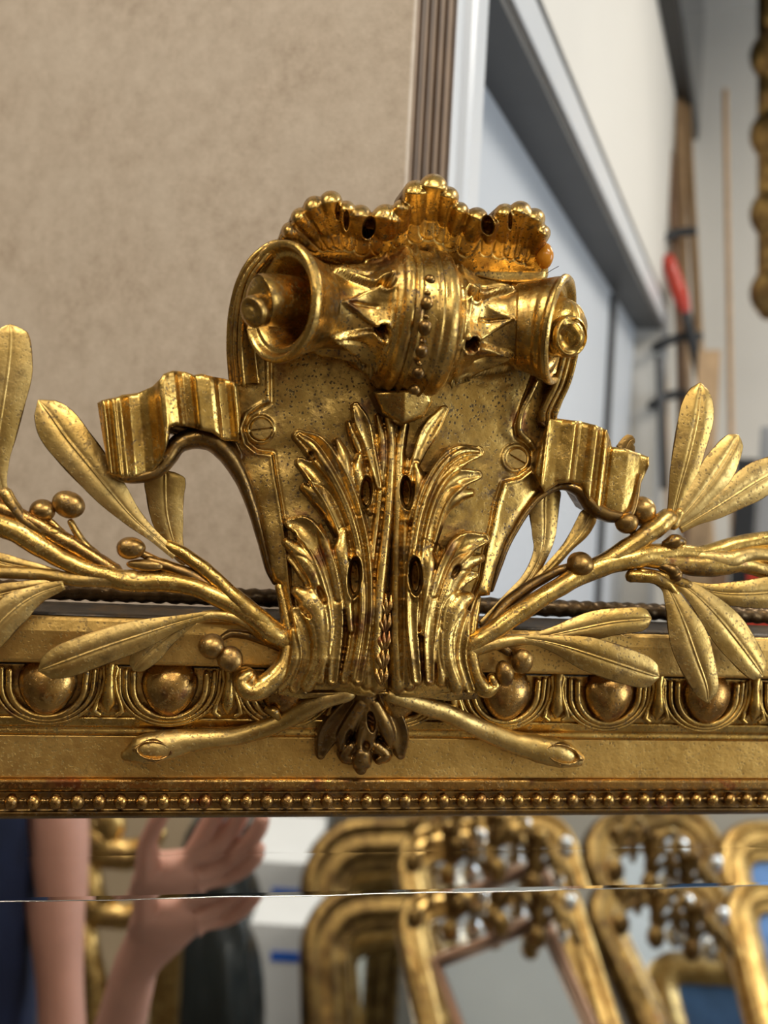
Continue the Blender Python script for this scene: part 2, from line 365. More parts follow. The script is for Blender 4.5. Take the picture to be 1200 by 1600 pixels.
# side wall with a recessed sliding door
D0, D1 = .798, 2.42; HD = .465; RC = .06; WT = .12
sw = struct(room_box('wall_side', (SR - WT, D0, HD + .0), (SR, SFAR, CEIL), WHITE))
room_box('wall_panel', (SR - WT, D1, FLOOR), (SR, SFAR, HD), WHITE, sw)
struct(room_box('trim_1', (SR - WT, SK - .02, FLOOR), (SR + .004, D0 - .050, CEIL), GLOSSW, bevel=.004))
struct(room_box('trim_2', (SR - WT, D0 - .046, FLOOR), (SR + .010, D0, CEIL), GLOSSW, bevel=.008))
struct(room_box('trim_3', (SR, D0, HD), (SR + .004, D1 + .03, HD + .043), GLOSSW, bevel=.003))
struct(room_box('trim_4', (SR, D1, FLOOR), (SR + .012, D1 + .05, HD + .03), GLOSSW, bevel=.003))
struct(room_box('trim_5', (SR, D0, HD + .049), (SR + .003, D1 + .05, HD + .055), GREYM))
d1 = struct(room_box('door_1', (SR - WT, D0, FLOOR), (SR - RC, D1 - .005, HD - .004), DOORM, bevel=.002))
room_box('shaded_soffit', (SR - RC, D0, HD - .012), (SR - .002, D1, HD - .001), GREYM, d1)  # dark sheet under the header, its colour stands in for the soffit's shade
room_box('door_edge', (SR - RC, 2.0, FLOOR + .01), (SR - RC + .012, 2.02, HD - .02), GREYM, d1)
room_box('door_rail', (SR - RC, D0 + .12, FLOOR + .01), (SR - RC + .005, D0 + .14, HD - .02), DOORM, d1)

# mdf sheet and the ply stack behind it
def at_room(px, py, D): p = B(px, py, D); return p @ ER, p @ EF, p[2]
r0, f0, _ = at_room(637, 200, .60)
tag(room_box('mdf_board', (r0 - 1.5, f0, FLOOR), (r0, f0 + .006, 1.1), MDF, bevel=.0008), 'large tan fibreboard sheet with mottled fine grain standing behind the gilt mirror', 'board')
st = thing('plywood_stack', 'stack of brown plywood edges between the fibreboard sheet and the white door casing', 'plywood', RM(r0 - .3, f0 + .06, FLOOR))
PL = [plain('ply_brown', (.20, .125, .07), .6, var=.15, scale=40), plain('ply_dark', (.085, .05, .028), .6, var=.2, scale=40), plain('ply_pale', (.29, .195, .12), .6, var=.12, scale=40)]
ff = f0 + .0065
for i in range(15):
    t = (.0062, .0036, .0075, .0042, .005)[i % 5]
    room_box('ply', (r0 - .6, ff, FLOOR), (r0 - .0005 - .0022 * (i % 3 == 1), ff + t - .0003, 1.1), PL[(i * 2) % 3], st); ff += t
# far corner: black screen, rods, clamps
mon = thing('wall_screen', 'black screen mounted high on the white side wall near the corner', 'screen', RM(SR + .03, 2.25, 1.0))
room_box('screen_body', (SR, 1.75, 1.0), (SR + .035, 2.74, 1.33), BLACK, mon, bevel=.004)
room_box('screen_glass', (SR + .035, 1.77, 1.02), (SR + .037, 2.72, 1.31), plain('dark_glass', (.02, .025, .03), .1), mon)
def rod(name, label, cat, p0, p1, D, r, m, group=None, flat=False):
    a = B(*p0, D); b = B(*p1, D)
    if a[2] < b[2]: a, b = b, a
    dirv = b - a; k = (FLOOR - a[2]) / dirv[2]; b = a + dirv * k if flat is False else b
    W = np.array([a + (b - a) * t for t in np.linspace(0, 1, 12)]); vs, fs = tube_geo(W, np.full(12, r), ring=8)
    return tag(finish(name, vs, fs, m), label, cat, group)
rod('wooden_rod', 'thin pale wooden rod standing alone against the far cream wall', 'rod', (1133, 142), (1143, 700), 2.45, .007, WOOD)
rod('wooden_rod', 'slim pale rod leftmost in the corner, beside the cream side wall', 'rod', (1032, 125), (1041, 640), 2.42, .006, WOOD)
rod('wooden_rod', 'dark brown slim stick behind the pale laths in the corner', 'stick', (1050, 130), (1062, 600), 2.44, .008, WOODD)
rod('wooden_lath', 'tall pale wooden lath in the middle of the corner bundle', 'lath', (1059, 60), (1075, 640), 2.40, .010, WOOD)
rod('wooden_lath', 'tan wooden lath at the right side of the corner bundle', 'lath', (1067, 75), (1098, 640), 2.43, .011, plain('tan_wood', (.42, .27, .13), .5, scale=40))
rod('wooden_lath', 'short dark lath at the front left of the corner bundle', 'lath', (1046, 238), (1068, 650), 2.36, .009, WOODD)
rod('curved_stick', 'grey bowed stick on the wall beside the corner bundle', 'stick', (1078, 240), (1088, 420), 2.52, .004, GREYM)
pk = B(1110, 548, 2.28); pr, pf = pk @ ER, pk @ EF
tag(room_box('wooden_plank', (pr - .025, pf - .01, FLOOR), (pr + .022, pf + .01, pk[2]), WOOD), 'pale brown upright plank low in the corner right of the bundle', 'plank')
tag(finish('grey_clip', *tube_geo(np.array([B(1070, 70 + 26 * t, 2.36) for t in np.linspace(0, 1, 5)]), np.full(5, .011), ring=6), plain('grey_clip_plastic', (.14, .15, .16), .5)), 'small grey clip high on the tall lath in the corner', 'clip')
def strap(x0, y0, x1, y1, label):
    W = np.array([B(x0 + (x1 - x0) * t, y0 + (y1 - y0) * t - 6 * math.sin(t * 3.1), 2.33) for t in np.linspace(0, 1, 9)])
    vs, fs = tube_geo(W, np.full(9, .011), ring=8, flat=1.6); tag(finish('black_strap', vs, fs, BLACK), label, 'strap', 'black straps around the corner bundle')
strap(1024, 381, 1083, 362, 'black strap tied round the corner bundle above the red handle')
strap(1024, 543, 1092, 526, 'black strap round the corner bundle just below the red handle')
strap(1018, 634, 1070, 616, 'lowest black strap round the corner bundle')
scl = thing('screw_clamp', 'clamp with a red plastic handle hanging in the corner bundle', 'clamp', B(1060, 450, 2.3))
W = np.array([B(1044 + 28 * t, 405 + 85 * t, 2.3) for t in np.linspace(0, 1, 9)]); vs, fs = tube_geo(W, np.array([.014, .016, .017, .017, .018, .018, .017, .014, .010]), ring=10); finish('handle', vs, fs, REDM, scl)
W = np.array([B(1072 + 34 * t, 490 + 150 * t, 2.3) for t in np.linspace(0, 1, 7)]); vs, fs = tube_geo(W, np.full(7, .012), ring=8); finish('screw_bar', vs, fs, BLACK, scl)
W = np.array([B(1030 + 8 * t, 560 + 200 * t, 2.3) for t in np.linspace(0, 1, 7)]); vs, fs = tube_geo(W, np.full(7, .010), ring=8); finish('clamp_bar', vs, fs, GREYM, scl)
# ornate gilt frame hanging on the far wall, at the right edge
og = thing('ornate_frame', 'ornate gilt frame edge with carved bosses hanging on the far cream wall', 'frame', B(1225, 480, 2.2))
prev = []
for i, y in enumerate(range(-40, 500, 62)):
    c = B(1207 + 4 * (i % 2), y, 2.2); th = np.linspace(.1, 3.04, 9)[:, None]; ph = np.linspace(0, 6.283, 12, endpoint=False)[None]
    R = (.036 if i % 2 else .047) * (1 + .15 * np.sin(5 * ph) * np.sin(th))
    vs = c + (R * np.sin(th) * np.cos(ph))[..., None] * ER + (R * np.cos(th) * 1.15 * np.ones_like(ph))[..., None] * FV + (R * np.sin(th) * np.sin(ph) * .7)[..., None] * EF
    finish('carved_boss', vs.reshape(-1, 3), grid_faces(9, 12) + [tuple(range(12))[::-1], tuple(range(96, 108))], GILT_BG2, og)
W = np.array([B(1203, -60 + 545 * t, 2.21) for t in np.linspace(0, 1, 14)]); vs, fs = tube_geo(W, np.full(14, .026), ring=10); finish('frame_moulding', vs, fs, GILT_BG2, og)
W = np.array([B(1230, -60 + 545 * t, 2.22) for t in np.linspace(0, 1, 14)]); vs, fs = tube_geo(W, np.full(14, .03), ring=10); finish('frame_moulding', vs, fs, GILT_BG, og)
# clutter low behind the leaves at the right
def clutter(name, label, cat, x0, y0, x1, D, m, dep=.12, bot=None, rd=.004):
    a = B(x0, y0, D); b = B(x1, y0, D); ra, rb = a @ ER, b @ ER; f = (a @ EF + b @ EF) / 2
    return tag(room_box(name, (ra, f, FLOOR if bot is None else bot), (rb, f + dep, a[2]), m, bevel=rd), label, cat)
shelf_z = B(1150, 1010, 2.0)[2]
cb = clutter('low_cabinet', 'low grey cabinet under the clutter behind the right-hand leaves', 'cabinet', 1035, 1010, 1330, 2.0, GREYM, dep=.18)
clutter('black_case', 'black case behind the right-hand olive leaves', 'case', 1150, 715, 1185, 2.02, BLACK, bot=shelf_z)
clutter('grey_tin', 'light grey tin at the right edge behind the leaves', 'tin', 1189, 665, 1225, 2.02, plain('grey_tin_paint', (.30, .30, .30), .4), bot=shelf_z)
clutter('brown_carton', 'dark brown carton between the plank and the black case', 'carton', 1112, 860, 1138, 2.02, WOODD, bot=shelf_z)
clutter('red_box', 'small bright red box low at the right edge behind the leaves', 'box', 1168, 880, 1215, 1.97, REDM, dep=.03, bot=shelf_z)
# ceiling lamps
LPL = ['above the left end of the gilt mirror', 'above the right end of the gilt mirror', 'behind the photographer in the middle', 'behind the photographer towards the window wall', 'added near the far wall to brighten it', 'in the rear left of the room']
for i, (r, f, p) in enumerate(LAMPS):
    t = thing('ceiling_light', 'long white ceiling light panel ' + LPL[i], 'ceiling light', RM(r, f, CEIL), 'ceiling light panels')
    room_box('lamp_body', (r - .47, f - .10, CEIL - .025), (r + .47, f + .10, CEIL), GLOSSW, t)
    room_box('diffuser', (r - .45, f - .08, CEIL - .03), (r + .45, f + .08, CEIL - .0255), plain('lit_diffuser', (.9, .9, .9), .5, emit=(1, .93, .82, 3.0)), t)

exec_carving = True
# ---------------------------------------------------------------- THE GILT MIRROR
gm = thing('gilt_mirror', 'antique carved gilt mirror with scrolled crest, olive branches and a beaded inner edge', 'mirror', L(np.array(0.), np.array(FLOOR), np.array(-.02)).reshape(3))
def prof_pt(py, d):
    p = P(600, py, d); return loc(p)[1:]
def rail(name, prof, m, u0=-.47, u1=.47, seg=2):
    q = [prof_pt(*a) for a in prof]; us = np.linspace(u0, u1, seg); k = len(q)
    vs = np.array([[L(np.array(u), np.array(v), np.array(n)) for v, n in q] for u in us]).reshape(-1, 3)
    o = finish(name, vs, grid_faces(seg, k) + [tuple(range(k)), tuple(range((seg - 1) * k, seg * k))[::-1]], m, gm, False)
    md = o.modifiers.new('edge', 'BEVEL'); md.width = .0006; md.segments = 2; return o
rail('sight_edge', [(1277, -20), (1275, -4), (1272, 2), (1266, 3), (1264, -1), (1236, -1), (1236, -20)], G_DARK)
rail('fillet', [(1236, -18), (1236, 7), (1233, 11), (1221, 12), (1217, 8), (1217, -18)], G_RED)
rail('frieze', [(1217, -20), (1216.5, 3), (1153, 5), (1153, -20)], G_FRIEZE)
rail('moulding', [(1153, -20), (1153, 9), (1149, 14), (1142, 13), (1139, 18), (1129, 22), (1126, 22), (1126, -20)], G_SMOOTH)
rail('ovolo_ground', [(1126, -20), (1126, 19), (1118, 24), (1090, 27), (1060, 28), (1050, 30), (1050, -20)], G)
rail('fascia', [(1050, -20), (1047.5, 30), (1047, 66), (1044, 69), (1000, 72), (984, 70), (978, 66), (978, -20)], G_FRIEZE)
rail('top_slope', [(978, -20), (977, 62), (972, 58), (962, 20), (957, -30), (975, -60)], BLACK_TOP)
# rope moulding at the back of the top
nseg = 420; us = np.linspace(-.47, .47, nseg); v0, n0 = prof_pt(941, -34); ring = 16; ph = np.linspace(0, 2 * np.pi, ring, endpoint=False)
tw = us[:, None] / .0072 * 2 * np.pi / 2
rr = 12.5 * U * (.78 + .42 * np.abs(np.sin(ph[None] + tw)) ** .6)
vs = L(us[:, None] + 0 * rr, v0 + rr * np.sin(ph)[None], n0 + rr * np.cos(ph)[None])
finish('rope_moulding', vs.reshape(-1, 3), grid_faces(nseg, ring) + [tuple(range(ring)), tuple(range((nseg - 1) * ring, nseg * ring))[::-1]], ROPE_M, gm)
# stiles and bottom rail, beyond the frame of the photograph
vb = prof_pt(1277, -4)[0]; vtop = prof_pt(978, 0)[0]
for s in (-1, 1): box8('stile', lambda a, b, c: L(np.array(a), np.array(b), np.array(c)), (s * .47, FLOOR, -20 * U), (s * .56, vtop, 12 * U), G_SMOOTH, gm, bevel=.004)
box8('bottom_rail', lambda a, b, c: L(np.array(a), np.array(b), np.array(c)), (-.47, FLOOR, -20 * U), (.47, FLOOR + .1, 12 * U), G_SMOOTH, gm, bevel=.004)
box8('backboard', lambda a, b, c: L(np.array(a), np.array(b), np.array(c)), (-.55, FLOOR + .01, -40 * U), (.55, vb + .02, -21 * U), WOODD, gm)
# glass with its bevel: the bevelled band is turned a little downwards
def mirror_z(py):
    p = P(600, py, -14); return p[2]
zb = mirror_z(1397); zt = vb + .003; tl = math.radians(2.05)
gl = finish('glass', [L(np.array(u), np.array(v), np.array(GL)) for u, v in ((-.47, FLOOR + .1), (.47, FLOOR + .1), (.47, zb), (-.47, zb))], [(0, 1, 2, 3)], MIRROR, gm, False)
hgt = zt - zb
nb = 90; ub = np.linspace(-.47, .47, nb); wob = 0.00022 * np.sin(ub * 70) + .00012 * np.sin(ub * 190 + 1)
bv = []
for k, v in enumerate((zb, zb + .002, zb + hgt * .5, zt)):
    bv.append(L(ub, np.full(nb, v) + (wob if k == 0 else 0), np.full(nb, GL + .00001 + (v - zb) * math.tan(tl) + (.00006 if k == 1 else 0))))
finish('glass_border', np.vstack(bv), grid_faces(4, nb, False), MIRROR, gm, False, label='slanting outer band of the glass under the beading')
EDGE, _n, _b = mat('bright_glass_line'); _b.inputs['Base Color'].default_value = (.75, .73, .68, 1); _b.inputs['Metallic'].default_value = 1; _b.inputs['Roughness'].default_value = .12
wl = L(ub, zb + .0001 + wob, np.full(nb, GL + .0002)); vs, fs = tube_geo(wl, np.full(nb, .00022), ring=6); finish('glass_ridge', vs, fs, EDGE, gm)

# beads
def u_of(px, py, d): return loc(P(px, py, d))[0]
ub0, ub1 = u_of(18, 1251, 3), u_of(600 + 0, 1250, 3)
pitch = (u_of(1191, 1249, 3) - u_of(18, 1251, 3)) / 39.0
vbead, nbead = prof_pt(1250, 2)
bme = None
def lathe_mesh(name, prof, k, m):
    pass
beadm = None
for i in range(-4, 44):
    u = ub0 + pitch * i
    if i == -4 or beadm is None:
        th = np.linspace(.06, np.pi - .06, 12)[:, None]; ph = np.linspace(0, 2 * np.pi, 18, endpoint=False)[None]; R = 11.2 * U
        c = L(np.array(u), np.array(vbead), np.array(nbead + 2 * U)).reshape(3)
        vs = c + (R * .92 * np.cos(th) * np.ones_like(ph))[..., None] * FU + (R * 1.08 * np.sin(th) * np.cos(ph))[..., None] * FV + (R * np.sin(th) * np.sin(ph))[..., None] * FN
        o = finish('bead', vs.reshape(-1, 3), grid_faces(12, 18) + [tuple(range(18))[::-1], tuple(range(198, 216))], G_RED, gm); beadm = o; cb0 = c
        th2 = np.linspace(0, 1, 7)
        ws = np.array([L(np.array(u + pitch * (.3 + .4 * t)), np.array(vbead), np.array(nbead - 1 * U)) for t in th2]).reshape(-1, 3)
        vs, fs = tube_geo(ws, np.array([3, 4.5, 3.4, 2.8, 3.4, 4.5, 3]) * U, ring=8, caps=False); sp = finish('spool', vs, fs, G_DARK, gm); spw = WLOC[sp.name].copy()
    else:
        for src, base in ((beadm, Vector(cb0)), (sp, spw)):
            o = src.copy(); COL.objects.link(o); o.location = Vector(src.location) + Vector(FU) * (u - (ub0 + pitch * -4))
            if src is beadm: o.rotation_euler = (rng.rand() * .5, rng.rand() * .4, rng.rand() * .3)
# eggs, shells round them and darts, as copies of one carved repeat
ue = [u_of(265, 1078, 40), u_of(952, 1092, 40)]; ep = (ue[1] - ue[0]) / 4
def at_frame(px, py, d): return P(px, py, d)
ev, en = prof_pt(1082, 27)
def unit(u): 
    """egg, two shell rims and a dart around local u"""
    objs = []
    th = np.linspace(.05, np.pi - .05, 18)[:, None]; ph = np.linspace(0, 2 * np.pi, 26, endpoint=False)[None]
    zz = np.cos(th); rx = 41 * (1 + .17 * zz); 
    vs = L(u + U * rx * np.sin(th) * np.cos(ph), ev + U * (3 + 43 * zz + 0 * ph), en + U * (4 + 30 * np.sin(th) * np.sin(ph)))
    objs.append(finish('egg', vs.reshape(-1, 3), grid_faces(18, 26) + [tuple(range(26))[::-1], tuple(range(17 * 26, 18 * 26))], G_RED, gm))
    g = []
    for off, r, dd in ((0, 5.0, 15), (11, 3.6, 11), (20, 3.0, 6)):
        t = np.linspace(-2.02, 2.02, 48) ; a = t - np.pi / 2
        X = (52 + off) * np.cos(a) * (1 + 0 * a); Y = (46 + off * .55) * np.sin(a) + 4
        X = np.sign(X) * np.minimum(np.abs(X), 52 + off); k = Y > 4; X = np.where(k, np.sign(X) * (52 + off + (Y - 4) * .05), X); Y = np.where(k, 4 + (Y - 4) * 1.0, Y)
        W = L(u + U * X, ev + U * Y, np.full(len(X), en + U * dd * .55)); g.append(tube_geo(W, np.full(len(X), r * U), ring=8))
    v_, f_ = joined(g); objs.append(finish('egg_shell', v_, f_, G, gm))
    uc = u + ep / 2; g = []
    W = np.array([L(np.array(uc), np.array(ev + U * y), np.array(en + U * n)) for y, n in ((36, 8), (20, 9), (0, 10), (-20, 9), (-34, 6))]).reshape(-1, 3)
    g.append(tube_geo(W, np.array([9, 6, 8, 11, 3]) * U, ring=10))
    for s in (-1, 1):
        W = np.array([L(np.array(uc + U * s * x), np.array(ev + U * y), np.array(en + U * 6)) for x, y in ((3, 38), (10, 30), (7, 14), (10, -4), (16, -20), (20, -33), (12, -38))]).reshape(-1, 3)
        g.append(tube_geo(W, np.array([3, 3.5, 3, 3, 3.5, 4.5, 4]) * U, ring=8))
    v_, f_ = joined(g); objs.append(finish('dart', v_, f_, G_SMOOTH, gm)); return objs
first = unit(ue[0])
for k in range(-3, 7):
    if k == 0: continue
    for s in first:
        o = s.copy(); COL.objects.link(o); o.location = Vector(s.location) + Vector(FU) * ep * k

# ---- cartouche panel
def pb(X, Y):
    return np.interp(Y, [380, 450, 600, 700, 850, 950, 1030, 1080], [96, 92, 80, 78, 86, 92, 92, 82]) - ((X - 610) / 210) ** 2 * 16
R_ = Relief(345, 375, 925, 1110, 1.7, pb)
outer = [(440, 380), (405, 392), (378, 425), (363, 470), (358, 530), (360, 590), (352, 640), (340, 690), (352, 716), (372, 742), (393, 790), (408, 840), (419, 888), (427, 908), (437, 914), (443, 950), (449, 990), (446, 1030),
         (432, 1062), (410, 1080), (470, 1092), (560, 1085), (620, 1085), (700, 1095), (745, 1092), (752, 1075), (735, 1040), (731, 1005), (736, 975), (744, 940), (749, 932), (765, 930), (775, 887), (791, 845), (818, 800), (842, 774), (872, 757),
         (884, 710), (866, 655), (878, 620), (888, 560), (885, 500), (870, 460), (830, 440), (660, 410)]
R_.poly(outer, 0, False)
innr = [(424, 470), (422, 560), (423, 628), (405, 638), (388, 650), (380, 670), (386, 692), (402, 705), (427, 708), (432, 745), (440, 790), (447, 830), (452, 870), (455, 920), (470, 1000), (480, 1080), (700, 1080), (715, 1000), (738, 935), (750, 905), (758, 860), (768, 822), (774, 790), (786, 752),
        (812, 746), (832, 730), (834, 705), (822, 690), (808, 682), (806, 665), (815, 640), (832, 595), (848, 550), (850, 480), (660, 440)]
di = R_.sdf(innr)
R_.H = R_.H + np.where(R_.H > -500, 7 * (1 / (1 + np.exp(np.clip(di, -30, 30) / 1.3))) - 3.2 * np.exp(-((di - 2) / 2.2) ** 2) + 2.2 * np.exp(-((di + 4.5) / 2.5) ** 2), 0)
for sx, sy, ang in ((407, 671, 8), (806, 716, -28)):
    q = np.hypot(R_.X - sx, R_.Y - sy); R_.H += np.where(q < 24, 3.5 * np.exp(-((q - 20) / 2.5) ** 2), 0)
R_.H -= np.where(R_.S > 0, 9 * np.exp(-R_.S / 5), 0)
for e_ in ((572, 770, 10, 27), (554, 902, 11, 33), (635, 770, 10, 27), (649, 900, 11, 32)): R_.pit(*e_, 42)
panel = R_.build('cartouche_panel', G, gm, thick=52, lump=1.3, back=True)
def screw(x, y, d, ang, label):
    c = P(x, y, d); a = math.radians(ang); A = CR * math.cos(a) + CU * math.sin(a); Bv = -CR * math.sin(a) + CU * math.cos(a)
    vs = []; fs = []
    for sg in (1, -1):
        o0 = len(vs); t = np.linspace(0.10, np.pi - .10, 16)
        for z, rr in ((-8, 1), (3, 1), (5.5, .88)):
            for q in t: vs.append(c + U * 16.5 * rr * (math.cos(q) * A + sg * (math.sin(q)) * Bv) + U * z * FN)
        for j in range(2):
            for i in range(16): k = (i + 1) % 16; fs.append((o0 + j * 16 + i, o0 + j * 16 + k, o0 + (j + 1) * 16 + k, o0 + (j + 1) * 16 + i))
        fs.append(tuple(o0 + 32 + i for i in range(16)))
    finish('screw_head', vs, fs, G_LEAF, panel, False, label)
screw(408, 671, 66, 7, 'slotted screw head, slot nearly level'); screw(806, 717, 64, -30, 'slotted screw head, slot slanting down right')

# ---- acanthus, left and right halves
def acanthus(name, bbox, strokes, pits, fill=None, label=None):
    r = Relief(*bbox, 1.35, pb); r.halo = 2.4
    if fill: r.poly(fill, 12, True)
    for s in strokes:
        kind, pts, a = s[0], s[1], s[2] if len(s) > 2 else 8
        n = len(pts)
        r.stroke(pts, kind, a * 1.35)
    for p in pits: r.pit(*p)
    return r.build(name, G, gm, thick=40, soften=3, lump=.9, edge=5)
def S(tip, mids, w, h, endw=5, h0=16, h1=None):
    """lobe stroke: tip -> mids, width w(max) and height h; swells near the tip"""
    w = w * 1.18; h = h * 1.75; pts = [(*tip, w * .5, h * .8)]; n = len(mids)
    for i, q in enumerate(mids):
        k = i / max(1, n - 1); ww = w * (1 - k) + endw * k; hh = h * (1 - k) + (h1 if h1 is not None else h * .9) * k
        pts.append((*q, ww, hh))
    return pts
lst = [('round', [(590, 1070, 12, 24), (588, 990, 11, 30), (596, 900, 10, 30), (607, 800, 9, 27), (612, 700, 8, 22), (606, 640, 8, 16)], 9),
       ('round', [(574, 1068, 9, 22), (572, 980, 8, 26), (580, 880, 7, 24), (592, 790, 6, 20), (598, 700, 7, 18), (590, 650, 5, 14)], 7),
       ('gouge', S((556, 634), [(566, 660), (578, 700), (592, 760)], 11, 18, 5), 7),
       ('round', S((545, 660), [(556, 690), (570, 725)], 7, 14, 4), 6),
       ('round', S((562, 712), [(558, 735), (564, 770), (578, 800)], 9, 22, 4), 7),
       ('gouge', S((468, 680), [(494, 698), (524, 738), (549, 792), (567, 865), (572, 960), (560, 1062)], 17, 26, 8), 9),
       ('round', S((468, 681), [(490, 700), (518, 742), (545, 800), (562, 870), (566, 960), (552, 1060)], 6, 27, 5), 5),
       ('round', S((527, 688), [(536, 712), (545, 750), (560, 800)], 9, 24, 5), 7),
       ('gouge', S((470, 722), [(494, 742), (521, 785), (543, 845), (556, 925), (552, 1000), (538, 1062)], 14, 24, 7), 9),
       ('round', S((477, 762), [(500, 778), (522, 812), (540, 860), (548, 930)], 13, 21, 5), 9),
       ('round', S((537, 832), [(533, 862), (540, 915), (548, 985)], 11, 27, 5), 8),
       ('gouge', S((456, 818), [(476, 826), (501, 862), (518, 915), (526, 975), (520, 1062)], 17, 27, 9), 9),
       ('round', S((500, 822), [(508, 848), (518, 885), (528, 935)], 8, 26, 5), 7),
       ('round', S((449, 848), [(474, 870), (498, 915), (510, 980), (500, 1062)], 13, 25, 8), 9),
       ('gouge', S((455, 872), [(474, 888), (492, 925), (500, 975)], 11, 20, 6), 8),
       ('round', S((466, 925), [(484, 940), (498, 980), (500, 1030), (480, 1072)], 16, 25, 10), 9),
       ('gouge', S((462, 955), [(476, 985), (480, 1030), (460, 1075)], 13, 20, 9), 7),
       ('round', S((458, 985), [(462, 1020), (450, 1060), (420, 1085)], 9, 18, 9), 7)]
acanthus('acanthus_leaf', (435, 625, 620, 1100), lst, [(572, 770, 9, 25, 95, 4, 5), (554, 902, 10, 31, 100, 4, 5), (488, 712, 7, 8, 10), (503, 930, 5, 16, 14, -25), (478, 958, 4, 11, 12, -45)],
         [(592, 660), (575, 720), (540, 745), (510, 760), (530, 830), (500, 870), (480, 900), (480, 960), (470, 1010), (450, 1070), (520, 1078), (600, 1075), (610, 900), (614, 700)])
rst = [('round', [(622, 1070, 12, 24), (620, 990, 11, 29), (620, 900, 10, 28), (622, 800, 9, 25), (624, 720, 9, 20), (634, 650, 8, 14)], 9),
       ('round', [(640, 1070, 9, 22), (634, 980, 8, 25), (634, 880, 7, 23), (634, 800, 6, 19), (640, 740, 5, 16)], 7),
       ('gouge', S((694, 640), [(672, 672), (654, 710), (640, 755)], 12, 18, 5), 7),
       ('round', S((650, 726), [(656, 750), (652, 780), (640, 812)], 8, 20, 4), 7),
       ('gouge', S((748, 706), [(716, 714), (686, 742), (664, 792), (650, 865), (644, 960), (652, 1062)], 16, 27, 8), 9),
       ('round', S((748, 705), [(720, 706), (690, 730), (666, 776), (650, 840), (642, 920)], 5, 28, 4), 5),
       ('round', S((698, 703), [(690, 722), (674, 748), (660, 785)], 8, 24, 4), 7),
       ('gouge', S((746, 742), [(716, 750), (690, 782), (672, 840), (660, 910), (662, 990)], 14, 25, 6), 9),
       ('round', S((736, 770), [(712, 775), (692, 800), (680, 845)], 12, 21, 5), 8),
       ('round', S((664, 850), [(670, 878), (668, 925), (660, 990)], 10, 25, 5), 8),
       ('gouge', S((756, 842), [(728, 850), (702, 882), (684, 930), (672, 990), (672, 1062)], 16, 27, 8), 9),
       ('round', S((724, 832), [(708, 850), (692, 885), (678, 930)], 8, 26, 5), 7),
       ('round', S((750, 872), [(722, 884), (702, 920), (690, 975), (690, 1064)], 13, 24, 8), 9),
       ('gouge', S((742, 898), [(718, 908), (702, 940), (696, 980)], 10, 20, 6), 8),
       ('round', S((733, 934), [(716, 946), (704, 985), (702, 1030), (715, 1076)], 15, 24, 10), 9),
       ('gouge', S((730, 960), [(722, 990), (720, 1030), (735, 1078)], 11, 19, 8), 7)]
acanthus('acanthus_leaf', (608, 625, 775, 1100), rst, [(635, 770, 9, 25, 95, -4, 5), (649, 900, 10, 30, 100, -3, 5), (712, 893, 5, 12, 12, 30)],
         [(616, 660), (640, 720), (680, 745), (700, 760), (680, 830), (700, 870), (715, 900), (710, 960), (720, 1010), (740, 1070), (700, 1082), (606, 1075), (612, 900)])
# husks in the middle groove
g = []
for i, (x, y) in enumerate(((603, 940), (601, 968), (600, 996), (598, 1024), (596, 1050))):
    for s in (-1, 1):
        c = cr([(x, y + 20, pb(x, y) + 24, 3), (x + s * 7, y + 6, pb(x, y) + 27, 4.5), (x + s * 8, y - 10, pb(x, y) + 24, 1)], 5); Wp = P(c[:, 0], c[:, 1], c[:, 2]); g.append(tube_geo(Wp, c[:, 3] * Wp[:, 1] / FPX, ring=8))
    c = cr([(x, y + 16, pb(x, y) + 26, 3), (x, y + 2, pb(x, y) + 28, 3.5), (x, y - 12, pb(x, y) + 24, 1)], 4); Wp = P(c[:, 0], c[:, 1], c[:, 2]); g.append(tube_geo(Wp, c[:, 3] * Wp[:, 1] / FPX, ring=8))
v_, f_ = joined(g); finish('husk_chain', v_, f_, G_RED, gm)
# bottom volutes
def vtube(name, pts, r, m=G, **k): return tube(name, pts, m, gm, **k)
vtube('volute', [(436, 915, 72, 7), (447, 960, 78, 10), (451, 1005, 84, 13), (440, 1045, 88, 16), (412, 1072, 90, 18), (388, 1078, 92, 17), (379, 1062, 94, 13), (390, 1052, 96, 9)], 0, flat=1.3, lump=.04)
vtube('volute', [(746, 935, 70, 6), (738, 975, 76, 9), (735, 1015, 82, 11), (741, 1052, 86, 13), (757, 1076, 88, 14), (771, 1070, 90, 11), (768, 1058, 92, 7)], 0, flat=1.3, lump=.04)
# pendant below
r = Relief(480, 1070, 650, 1225, 1.3)
for k_, p_, a_ in (('round', [(572, 1078, 18, 70), (575, 1110, 22, 62), (578, 1140, 14, 52), (575, 1165, 8, 40)], 16),
                   ('gouge', [(560, 1090, 12, 60), (535, 1120, 18, 52), (512, 1150, 17, 44), (501, 1180, 7, 30)], 10),
                   ('gouge', [(590, 1090, 12, 60), (612, 1120, 18, 52), (624, 1150, 16, 44), (626, 1180, 7, 30)], 10),
                   ('round', [(565, 1100, 10, 66), (548, 1130, 12, 58), (535, 1152, 10, 50), (532, 1168, 4, 40)], 10),
                   ('round', [(585, 1100, 10, 66), (600, 1130, 12, 58), (608, 1150, 10, 50), (610, 1166, 4, 40)], 10),
                   ('round', [(548, 1168, 11, 38), (540, 1182, 11, 36), (552, 1188, 7, 34)], 9),
                   ('round', [(590, 1168, 11, 38), (602, 1180, 11, 36), (592, 1188, 7, 34)], 9),
                   ('round', [(570, 1130, 12, 56), (562, 1160, 7, 46), (566, 1176, 8, 44)], 10),
                   ('round', [(567, 1180, 14, 48), (565, 1194, 15, 46), (564, 1202, 9, 38)], 13)): r.stroke(p_, k_, a_)
